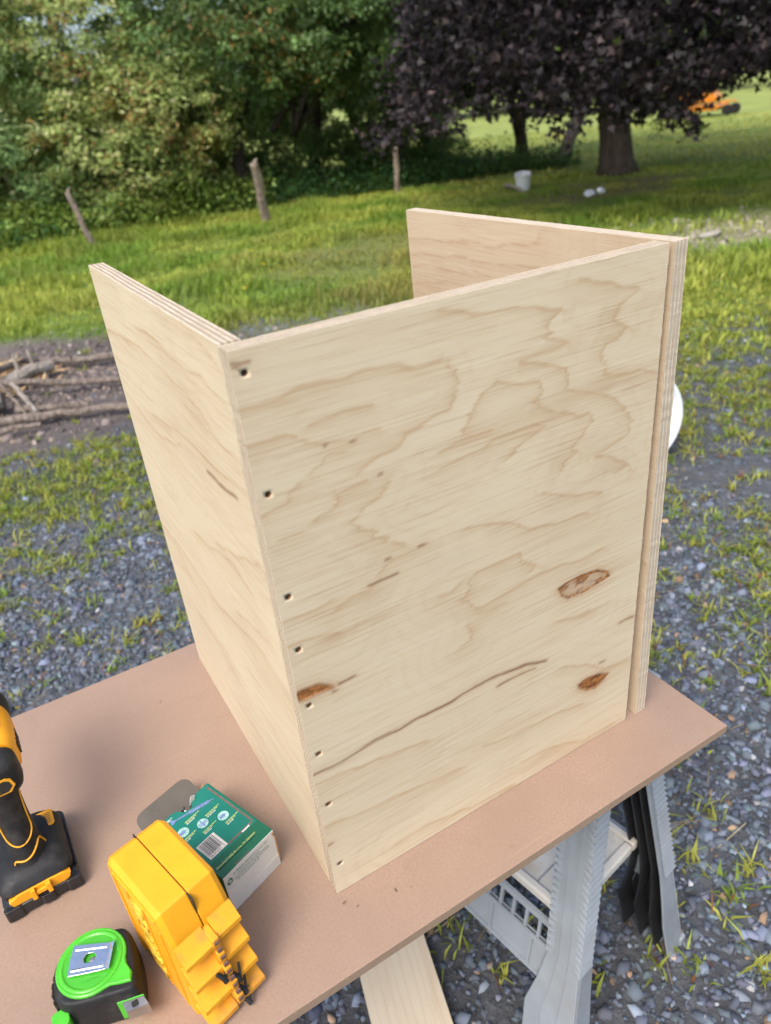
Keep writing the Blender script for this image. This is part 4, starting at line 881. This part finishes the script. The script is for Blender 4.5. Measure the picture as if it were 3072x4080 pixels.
# head: motor end cap, yellow shell, gearcase, chuck
def hsec(y,hx,z0,z1,r): return [(x,y,z) for x,z in rrect(-hx,hx,z0,z1,r,5)]
b=MB(); loft(b,[hsec(.205,.017,.150,.178,.012),hsec(.207,.024,.143,.184,.014),hsec(.212,.0275,.139,.188,.016),hsec(.225,.0285,.138,.190,.016),hsec(.232,.0275,.140,.189,.016)])
cap=b.build('motor_cap',M_BLACK,dr,smooth=True)
pl=[(-.021,.153),(-.017,.149),(.013,.149),(.019,.156),(.017,.165),(.012,.168),(-.017,.168),(-.021,.164)]
b=MB(); b.prism(pl,.2035,.2075,'y'); bd=b.build('badge',M_YELLINE,cap); b=MB(); b.prism([(x*.86-.0002,(z-.1585)*.80+.1585) for x,z in pl],.2031,.2075,'y'); b.build('badge_panel',M_DKCARD,bd)
text('BRUSHLE',.0042,M_INKW,bd,(-.0165,.2028,.1600),(R(90),0,0)); text('COMPACT S',.0036,M_YELLINE,bd,(-.0165,.2028,.1540),(R(90),0,0))
b=MB(); loft(b,[hsec(.2325,.0270,.142,.192,.015),hsec(.240,.0305,.140,.196,.017),hsec(.268,.0320,.139,.198,.018),hsec(.295,.0315,.141,.197,.018),hsec(.306,.0285,.146,.195,.018)])
sh_=b.build('motor_shell',M_YEL,dr,smooth=True)
b=MB(); b.prism(rrect(.008,.021,.253,.285,.003,2),.192,.2005); b.build('shell_rib',M_YEL,sh_,bevel=.002)
b=MB()
for k in range(4): b.box(.0312,.0328,.246+k*.008,.250+k*.008,.158,.172)
b.build('vent_slot',M_INKK,sh_)
b=MB(); b.prism(rrect(-.02,.019,.268,.290,.004,2),.1985,.2035); b.build('speed_switch',M_STEEL,dr,bevel=.0015)
b=MB(); loft(b,[[(r*math.cos(t),y,.170+r*math.sin(t)) for t in np.linspace(0,2*math.pi,24,endpoint=False)] for y,r in ((.3065,.026),(.311,.0310),(.322,.0325),(.335,.0315),(.338,.024))]); b.build('clutch_ring',M_BLACK,dr,smooth=True)
b=MB(); loft(b,[[(r*math.cos(t),y,.170+r*math.sin(t)) for t in np.linspace(0,2*math.pi,24,endpoint=False)] for y,r in ((.3385,.019),(.345,.0215),(.372,.0205),(.386,.012),(.390,.008))]); b.build('chuck',M_BLACKG,dr,smooth=True)
b=MB(); b.tube([(-.0395,.200,.030),(-.047,.200,.032),(-.0475,.204,.052),(-.0465,.232,.054),(-.0475,.238,.030)],.0022,7,flat=1); b.build('belt_hook',M_CHROME,dr,smooth=True)

# ------------------------------------------------------------------ yellow bit case
cs_ = thing('bit_case','scuffed yellow plastic drill bit case standing upright beside the tape measure','case',(-.172,-.041,ZT),(0,0,R(16)))
def half(x0,x1,inner,name,lip):
    b=MB(); prof=[(.004,0),(.004,.112),(.006,.120),(.017,.1455),(.020,.1465),(.104,.1465),(.111,.142),(.116,.125),(.116,0)]
    n=len(prof); c=lambda p,k:(p[0]+(.06-p[0])*k,p[1]+(.07-p[1])*k if p[1]>.002 else p[1])
    if inner=='hi': rings=[[(x0,*c(p,.055)) for p in prof],[(x0+.005,*p) for p in prof],[(x1,*p) for p in prof]]
    else: rings=[[(x0,*p) for p in prof],[(x1-.005,*p) for p in prof],[(x1,*c(p,.055)) for p in prof]]
    loft(b,rings); return b.build(name,M_YEL,cs_,bevel=.0010,sharp=180)
hl=half(.004,.0362,'hi','shell_half',0); hr=half(.0372,.067,'lo','shell_half',0)
b=MB(); b.box(.0361,.0373,.0085,.1135,.0,.1440); b.build('seam',M_INKK,cs_)
M_DUST = plain('dust_on_yellow', (.36,.17,.05), .8, .2, var=.3, scale=220)
# stepped louvres, further out towards the foot
def louvre(b,x0,x1,zt,h,out,y0=.0045):
    b.prism([(y0,zt),(-out+.0012,zt-h*.40),(-out-.0004,zt-h*.40-.0008),(-out-.0006,zt-h*.40-.0062),(-out+.0014,zt-h*.40-.0070),(-out+.0030,zt-h*.40-.0045),(y0,zt-h*.38)],x0,x1,'x',0)
    b.prism([(y0+.0005,zt-h*.46),(.002,zt-h*.60),(-out*.18,zt-h*1.08),(y0+.0005,zt-h*1.08)],x0+.003,x1-.003,'x')
for z,h,o_ in ((.112,.034,.011),(.082,.034,.015),(.051,.033,.019),(.0215,.021,.022)):
    b=MB(); louvre(b,.0048,.0338,z,h,o_); b.build('louvre',[M_YELD,M_DUST],hl,bevel=.0004)
for z,h,o_ in ((.1135,.030,.010),(.088,.033,.015),(.058,.033,.019),(.0275,.026,.023)):
    b=MB(); louvre(b,.0410,.0665,z,h,o_); b.build('louvre',[M_YELD,M_DUST],hr,bevel=.0004)
b=MB()
for k in range(5):
    z=.104-k*.0185; o_=.009+.0036*k; b.prism([(-o_-.003,z-.013),(-o_-.004,z),(.004,z+.004),(.004,z-.013)],.0336,.0405,'x')
hg=b.build('hinge_strip',M_YELD,cs_,bevel=.0008)
b=MB()
for k in range(9):
    z=.1035-k*.0092; o_=.0135+.0018*k; b.box(.0348,.0392,-o_-.0006,-o_+.002,z-.006,z-.0022)
b.build('hinge_slot',M_INKBR,hg)
for k,(x,z) in enumerate(((.031,.062),(.043,.049),(.044,.028),(.044,.012))):
    b=MB(); y=-.020-.0015*k; b.tube([(x-.006,y+.010,z+.006),(x-.001,y,z-.002),(x,y-.002,z-.007)],[.0020,.0025,.0028],8); b.tube([(x,y-.002,z-.007),(x+.006,y+.006,z+.006)],[.0016,.0012],7); b.build('rubber_clip',M_BLACK,cs_,smooth=True)
b=MB()                                      # raised frame and name on the broad left face
for y0,y1,z0,z1 in ((.0185,.0200,.004,.122),(.046,.0468,.008,.130),(.075,.0758,.008,.130),(.100,.1015,.004,.130)): b.box(.0026,.0043,y0,y1,z0,z1)
b.box(.0026,.0043,.022,.098,.1345,.1365); b.build('raised_frame',M_YEL,hl,bevel=.0004)
text('DEWALT',.030,plain('letter_yellow',(.70,.47,.05),.4),hl,(.0034,.0712,.1235),(R(90),R(90),R(-90)),ext=.0016,sx=.92,bold=.0004)

# ------------------------------------------------------------------ green screw carton
ct = thing('screw_carton','green and white cardboard screw carton lying open behind the yellow case','carton',(-.104,.046,ZT),(0,0,R(20.5)))
CW,CL,CH=.0718,.113,.058; e=.0006
b=MB(); b.box(0,CW,0,CL,0,e); b.build('bottom',M_CARDG2,ct)
b=MB(); b.box(0,e,.0004,CL,e,CH-e); b.build('side',M_CARDG2,ct); b=MB(); b.box(CW-e,CW,.0004,CL,e,CH-e); b.build('side',M_CARDG2,ct)
b=MB(); b.box(.0001,CW-.0001,-e,0,.0005,CH-.0003); we=b.build('end_panel',M_CARDW,ct)
top=[(0,0),(CW,0),(CW,CL),(.064,CL+.0005),(.053,CL-.001),(.047,CL-.003),(.043,CL-.006),(.040,CL-.011),(.034,CL-.013),(.028,CL-.009),(.024,CL-.002),(.018,CL),(0,CL)]
b=MB(); b.prism(top,CH-e,CH); tp=b.build('top_panel',M_CARDG,ct)
zt=CH+.00012
def flatp(name,poly,mat,parent,z=zt,h=.0001): b=MB(); b.prism(poly,z,z+h); return b.build(name,mat,parent)
flatp('green_band',[(.0002,.0002),(CW-.0002,.0002),(CW-.0002,.0235),(.0002,.0235)],M_CARDG2,tp)
flatp('green_band',[(.0700,.024),(CW-.0002,.024),(CW-.0002,CL-.002),(.0700,CL-.002)],M_CARDG2,tp)
b=MB(); b.box(.0662,.0682,.028,CL-.004,zt,zt+.0001); b.box(.031,.0661,.0262,.0282,zt,zt+.0001); b.build('worn_border',M_INKBR,tp)
flatp('border_tag',[(.050,.0250),(.061,.0250),(.061,.0268),(.050,.0268)],M_CARDW,tp,zt+.00015)
# printed screw
sc=[(.011,.1015),(.0125,.106),(.0145,.1055)]; 
b=MB(); T=Matrix.Translation((.012,.1025,zt+.0001))@Matrix.Rotation(R(-15.5),4,'Z')
b.prism([(-.002,-.0032),(.0008,-.0032),(.003,-.0011),(.020,-.0011),(.020,-.0016),(.045,-.0014),(.0515,0),(.045,.0014),(.020,.0016),(.020,.0011),(.003,.0011),(.0008,.0032),(-.002,.0032)],0,.0001,M=T)
for k in range(11): x=.0205+k*.0022; b.prism([(x,-.0030),(x+.0009,-.0030),(x+.0022,.0030),(x+.0013,.0030)],.00012,.0002,M=T)
b.build('screw_picture',M_INKB,tp)
for k,(cx,cy) in enumerate(((.0522,.0608),(.0317,.0723),(.0113,.0812))):
    d=flatp('picture_disc',[(cx+.0064*math.cos(t),cy+.0064*math.sin(t)) for t in np.linspace(0,6.283,28,endpoint=False)],M_INKL,tp)
    b=MB()
    if k==1: b.box(cx-.0055,cx+.0055,cy-.0022,cy-.0008,zt+.00015,zt+.00025); b.box(cx-.0055,cx+.0055,cy+.0004,cy+.0018,zt+.00015,zt+.00025); b.box(cx-.0012,cx+.0004,cy-.0055,cy+.0055,zt+.0003,zt+.0004)
    else:
        b.prism([(cx-.005,cy-.0014),(cx+.001,cy-.0014),(cx+.0052,cy),(cx+.001,cy+.0014),(cx-.005,cy+.0014)],zt+.00015,zt+.00025)
        for j in range(3): b.box(cx-.0045+j*.0022,cx-.0035+j*.0022,cy-.0028,cy+.0028,zt+.0003,zt+.0004)
    b.build('picture_detail',M_INKB,d)
rr=random.Random(3)
def fine_lines(x0,x1,y,n,mat,step=.0017,h=.0008):
    b=MB()
    for k in range(n):
        x=x0; yy=y-k*step
        while x<x1-(.006 if k==n-1 else 0): w=rr.uniform(.0012,.004); b.box(x,min(x+w,x1),yy,yy+h,zt,zt+.0001); x+=w+.0006
    b.build('small_print',mat,tp)
for x0,x1,y in ((.040,.060,.0775),(.020,.040,.0895),(.047,.066,.0505),(.024,.043,.0620),(.006,.022,.0715)): fine_lines(x0,x1,y,2,M_INKY); fine_lines(x0,x1-.004,y-.0036,1,M_INKW)
fine_lines(.002,.016,.108,2,M_INKW)
flatp('barcode_label',[(.007,.0275),(.031,.0275),(.031,.0530),(.007,.0530)],M_CARDW,tp,zt+.0002)
b=MB(); x=.0085
while x<.028: w=rr.choice((.0004,.0004,.0007,.001)); b.box(x,x+w,.0325,.0520,zt+.00032,zt+.00042); x+=w+rr.choice((.0004,.0005,.0008))
b.build('barcode_bars',M_INKK,tp)
text('16 01621  7',.0042,M_INKK,tp,(.0085,.0288,zt+.00035),(0,0,0),ext=.00003)
text('MANUFACTURED IN U.S.A. OR GERMANY',.0036,M_INKY,tp,(.0035,.0125,zt+.00015),(0,0,0),ext=.00003,sx=.82)
fine_lines(.004,.060,.0105,1,M_INKW,h=.0009)
text('FASTENERS',.0045,M_INKBR,tp,(.0692,.110,zt+.00015),(0,0,R(-90)),ext=.00003) if False else None
b=MB(); b.prism([(.0185,.0003),(.0405,.0003),(.039,.0022),(.030,.0015),(.0205,.0025)],zt+.00015,zt+.0004); b.build('torn_spot',M_CARDI,tp)
text('ALTENLOH, BRINCK & CO. U.S., INC.',.0036,M_INKG,we,(.0125,-.00075,.0500),(R(90),0,0),ext=.00003,sx=.84,bold=.00004)
b=MB()
for k,(x0,x1) in enumerate(((.018,.050),(.0135,.061),(.0135,.060),(.016,.046))):
    x=x0
    while x<x1: w=rr.uniform(.0012,.0038); b.box(x,x+w,-.00075,-.00065,.0468-k*.0030,.0476-k*.0030); x+=w+.0007
b.build('small_print',M_INKG,we)
b=MB(); cx,cz=.0068,.0462; b.prism([(cx+.0042*math.cos(t)*(1-.25*(math.sin(t)>.2)),cz+.0048*math.sin(t)) for t in np.linspace(0,6.283,20,endpoint=False)],-.00075,-.00065,'y'); em=b.build('emblem',M_INKG,we)
b=MB(); b.box(cx-.0004,cx+.0004,-.0009,-.0008,cz-.004,cz+.004); b.box(cx-.0032,cx+.0032,-.00105,-.00095,cz-.0004,cz+.0004); b.box(cx-.0022,cx-.0010,-.0009,-.0008,cz+.0012,cz+.0030); b.box(cx+.0010,cx+.0022,-.0009,-.0008,cz-.0030,cz-.0012); b.build('emblem_lines',M_CARDW,em)
b=MB(); b.prism([(.0002,.0004),(.0275,.0004),(.0275,.020),(.0002,.036)],-.0011,-.00065,'y'); fl=b.build('end_flap',M_CARDW,we)
b=MB(); b.prism([(.029,.0004),(.0715,.0004),(.0715,.018),(.034,.0145)],-.0010,-.00065,'y'); b.build('end_flap',M_CARDW,we)
for (pts) in ([(CW+.0001,-.0008,.010),(CW+.0001,-.0008,.046)],[(.0695,-.0009,.056),(.0713,-.0009,.049)]):
    b=MB(); b.tube(pts,.0009,5); b.build('worn_corner',M_CARDB,we)
# open end
def bent(name,pts2,x0,x1,mat,th=.0006,round_=.006):
    b=MB(); (ya,za),(yb,zb)=pts2; n=Vector((0,-(zb-za),yb-ya)).normalized()*th
    dv=Vector((0,yb-ya,zb-za)); L=dv.length; dv/=L
    out=rrect(x0,x1,-.008,L,round_,4); out=[(x,max(0,s_)) for x,s_ in out]
    vs=[tuple(Vector((x,ya,za))+dv*s_) for x,s_ in out]+[tuple(Vector((x,ya,za))+dv*s_+n) for x,s_ in out]; n_=len(out)
    b.add(vs,[tuple(range(n_))[::-1],tuple(range(n_,2*n_))]+[(i,(i+1)%n_,n_+(i+1)%n_,n_+i) for i in range(n_)]); return b.build(name,mat,ct)
bent('tuck_flap',[(CL+.0003,.0008),(CL+.058,.030)],-.004,.075,M_CARDI,round_=.012)
def sideflap(x,dirx,name='dust_flap'):
    b=MB(); pts=[(0,.004),(0,.050),(.014,.046),(.020,.036),(.020,.016),(.014,.008)]
    b.prism([(CL+p,z) for p,z in pts],x,x+.0006,'x'); o=b.build(name,M_CARDB,ct); return o
sideflap(.0005,1); sideflap(CW-.0011,1)
b=MB(); b.box(.001,CW-.001,CL-.030,CL-.0294,.001,CH-.001); b.build('inner_liner',M_CARDI,ct)
b=MB(); b.prism([(.040,.054),(.047,.0565),(.049,.064),(.044,.066),(.041,.060)],CL-.006,CL-.0054,'y'); b.build('torn_tab',M_CARDW,ct)
# screws lying in the open end
a0=R(20.5); EX=Vector((math.cos(a0),math.sin(a0),0)); EY=Vector((-math.sin(a0),math.cos(a0),0)); O=Vector((-.104,.046,ZT))
def wscrew(u,v,w,yaw,pitch,lab):
    b=MB(); b.lathe([(.0001,.0),(.0036,.0),(.0038,.0006),(.0016,.003),(.0014,.014),(.0018,.0145),(.0018,.034),(.0002,.040)],10)
    for k in range(9): b.lathe([(.0017,.0150+k*.0021),(.0026,.0157+k*.0021),(.0017,.0164+k*.0021)],10,cap=False,closed=True)
    return tag(b.build('wood_screw',M_STEEL,smooth=True,loc=O+EX*u+EY*v+Vector((0,0,w)),rot=(pitch,0,a0+yaw)),lab,'screw','screws in the open green carton')
for u,v,w,yw,pt,lab in ((.034,CL+.003,.047,.25,R(95),'steel screw lying highest in the torn notch of the green carton'),(.028,CL+.006,.043,-.15,R(88),'steel screw head left of the others in the carton notch'),(.044,CL+.001,.045,.5,R(80),'steel screw slanting right inside the carton notch'),(.036,CL+.008,.036,-.4,R(92),'steel screw lying lowest in the carton opening')):
    wscrew(u,v,w,yw,pt,lab)

# ------------------------------------------------------------------ tape measure
tm = thing('tape_measure','lime green and black tape measure lying flat with a chrome belt clip on top','tape measure',(-.242,.040,ZT))
out=[(-.0385,.006),(-.036,.020),(-.0275,.031),(-.014,.0375),(.001,.0385),(.015,.0345),(.024,.0285),(.030,.0275),(.0355,.0255),(.0395,.0185),(.0405,.006),(.0395,-.012),(.0365,-.030),(.0335,-.0425),(.029,-.0455),(.010,-.0395),(-.010,-.0335),(-.028,-.0275),(-.0365,-.020),(-.0395,-.008)]
def ins(k,z): return [(x*(1-k),(y+.003)*(1-k)-.003,z) for x,y in out]
b=MB(); loft(b,[ins(.06,0),ins(.015,.003),ins(0,.008),ins(0,.034),ins(.012,.040),ins(.05,.0445),ins(.10,.0462),ins(.16,.0468)]); bd=b.build('casing',M_BLACK,tm,smooth='all')
ss=bd.modifiers.new('sub','SUBSURF'); ss.levels=1; ss.render_levels=2
b=MB()
for k in range(9):
    t=R(112+k*11); b.tube([(.0405*math.cos(t),.0395*math.sin(t),.010),(.0408*math.cos(t),.0398*math.sin(t),.034),(.0385*math.cos(t),.0378*math.sin(t),.0395)],.0017,6)
b.build('grip_ridge',M_BLACK,bd,smooth=True)
CX,CY=-.0005,.004; RA=.0335
lobe=[]
for k in range(40):
    t=2*math.pi*k/40; r=RA*(1.0+.0*t); dt=(t-R(-52)+math.pi)%(2*math.pi)-math.pi; r+=.0165*math.exp(-(dt/.22)**2)
    lobe.append((CX+r*math.cos(t),CY+r*math.sin(t)))
b=MB(); loft(b,[[(CX+(x-CX)*k,CY+(y-CY)*k,z) for x,y in lobe] for k,z in ((1.0,.0425),(1.0,.0472),(.985,.0484),(.955,.0490),(.93,.0488)) ]); fc=b.build('green_face',M_GREEN,tm,smooth=True)
b=MB(); b.lathe([(.0001,.0478),(.0255,.0478),(.0262,.0497),(.0290,.0501),(.0300,.0492)],48,cap=False,M=Matrix.Translation((CX,CY,0))); b.build('ring',M_GREEN,fc,smooth='all')
b=MB(); b.lathe([(.0001,.0492),(.0250,.0492),(.0256,.0486)],48,cap=False,M=Matrix.Translation((CX,CY,0))); b.build('centre_disc',M_GREEND,fc,smooth=True)
text('US 2903 6508491',.0024,M_GREEND,fc,(-.013,-.0135,.0493),(0,0,R(-12)),ext=.0001)
b=MB(); b.prism(rrect(.0243,.0272,-.004,.012,.0008,2),.0499,.0503); b.build('raised_mark',M_GREEND,fc)
# chrome clip: plate with a hole, turned-up far edge, stiffening beads
ang=R(-25); T=Matrix.Translation((-.0005,.0045,.0525))@Matrix.Rotation(ang,4,'Z')@Matrix.Rotation(R(3),4,'X')
hole=[(-.0035,.0045),(.0035,.0048),(.0062,.0012),(.0052,-.0026),(.001,-.0042),(-.0045,-.0040),(-.0060,.0)]
outer=[(-.0185,.0145),(.0185,.0125),(.0190,-.0005),(.0180,-.0128),(.002,-.0142),(-.0175,-.0150),(-.0190,.0)]
b=MB(); n=len(hole); vs=[]
for z in (0,.0011): vs+= [(x,y,z) for x,y in outer]+[(x,y,z) for x,y in hole]
fs=[]
for k in range(n):
    k2=(k+1)%n; fs+=[(k,k2,n+k2,n+k),(2*n+k,3*n+k,3*n+k2,2*n+k2),(k,2*n+k,2*n+k2,k2),(n+k,n+k2,3*n+k2,3*n+k)]
b.add(vs,fs,0,T); cl=b.build('belt_clip',M_CHROME,tm,bevel=.0004)
b=MB(); b.add([(.0181,.0125,.0006),(.0181,-.0126,.0006),(.0200,-.0130,.0010),(.0200,.0128,.0010),(.0218,-.0134,.0022),(.0218,.0132,.0022)],[(0,1,2,3),(3,2,4,5)],0,T); b.tube([T@Vector((-.0155,.0095,.0011)),T@Vector((.0155,.0085,.0011))],.0011,6); b.tube([T@Vector((-.0155,-.0100,.0011)),T@Vector((.0155,-.0092,.0011))],.0011,6); b.build('bent_lip',M_CHROME,cl,smooth=True)
b=MB(); b.lathe([(.0001,.0),(.0030,.0),(.0030,.0012),(.0018,.0018),(.0001,.0018)],12,M=Matrix.Translation((.0012,.0032,.0494))); b.build('clip_screw',M_STEEL,cl,smooth=True)
b=MB(); b.prism([(.0105,-.0390),(.0345,-.0455),(.0350,-.0470),(.0105,-.0405)],.006,.034); mo=b.build('mouth',M_GREEN,tm,bevel=.001)
b=MB(); b.add([(.015,-.0425,.0335),(.034,-.0475,.0335),(.0365,-.057,.0330),(.0165,-.0525,.0330),(.0365,-.0575,.0200),(.0165,-.0530,.0200)],[(0,1,2,3),(3,2,4,5)]); hk=b.build('hook',M_STEEL,tm); so=hk.modifiers.new('solid','SOLIDIFY'); so.thickness=.0009
b=MB(); b.prism(rrect(.0225,.0285,-.0525,-.0470,.001,2),.0336,.0341); b.build('hook_slot',M_INKK,hk)
b=MB(); loft(b,[[(x,y,z) for x,y in rrect(-.0455,-.030,-.0335,-.0170,.004,3)] for z in (.010,.036)]); b.build('lock_button',M_GREEN,tm,bevel=.002)
b=MB(); b.lathe([(.0005,0),(.0028,0),(.0022,.0012)],12,M=Matrix.Translation((.0135,-.0325,.0438))); b.build('casing_pin',M_GREEN,bd,smooth=True)
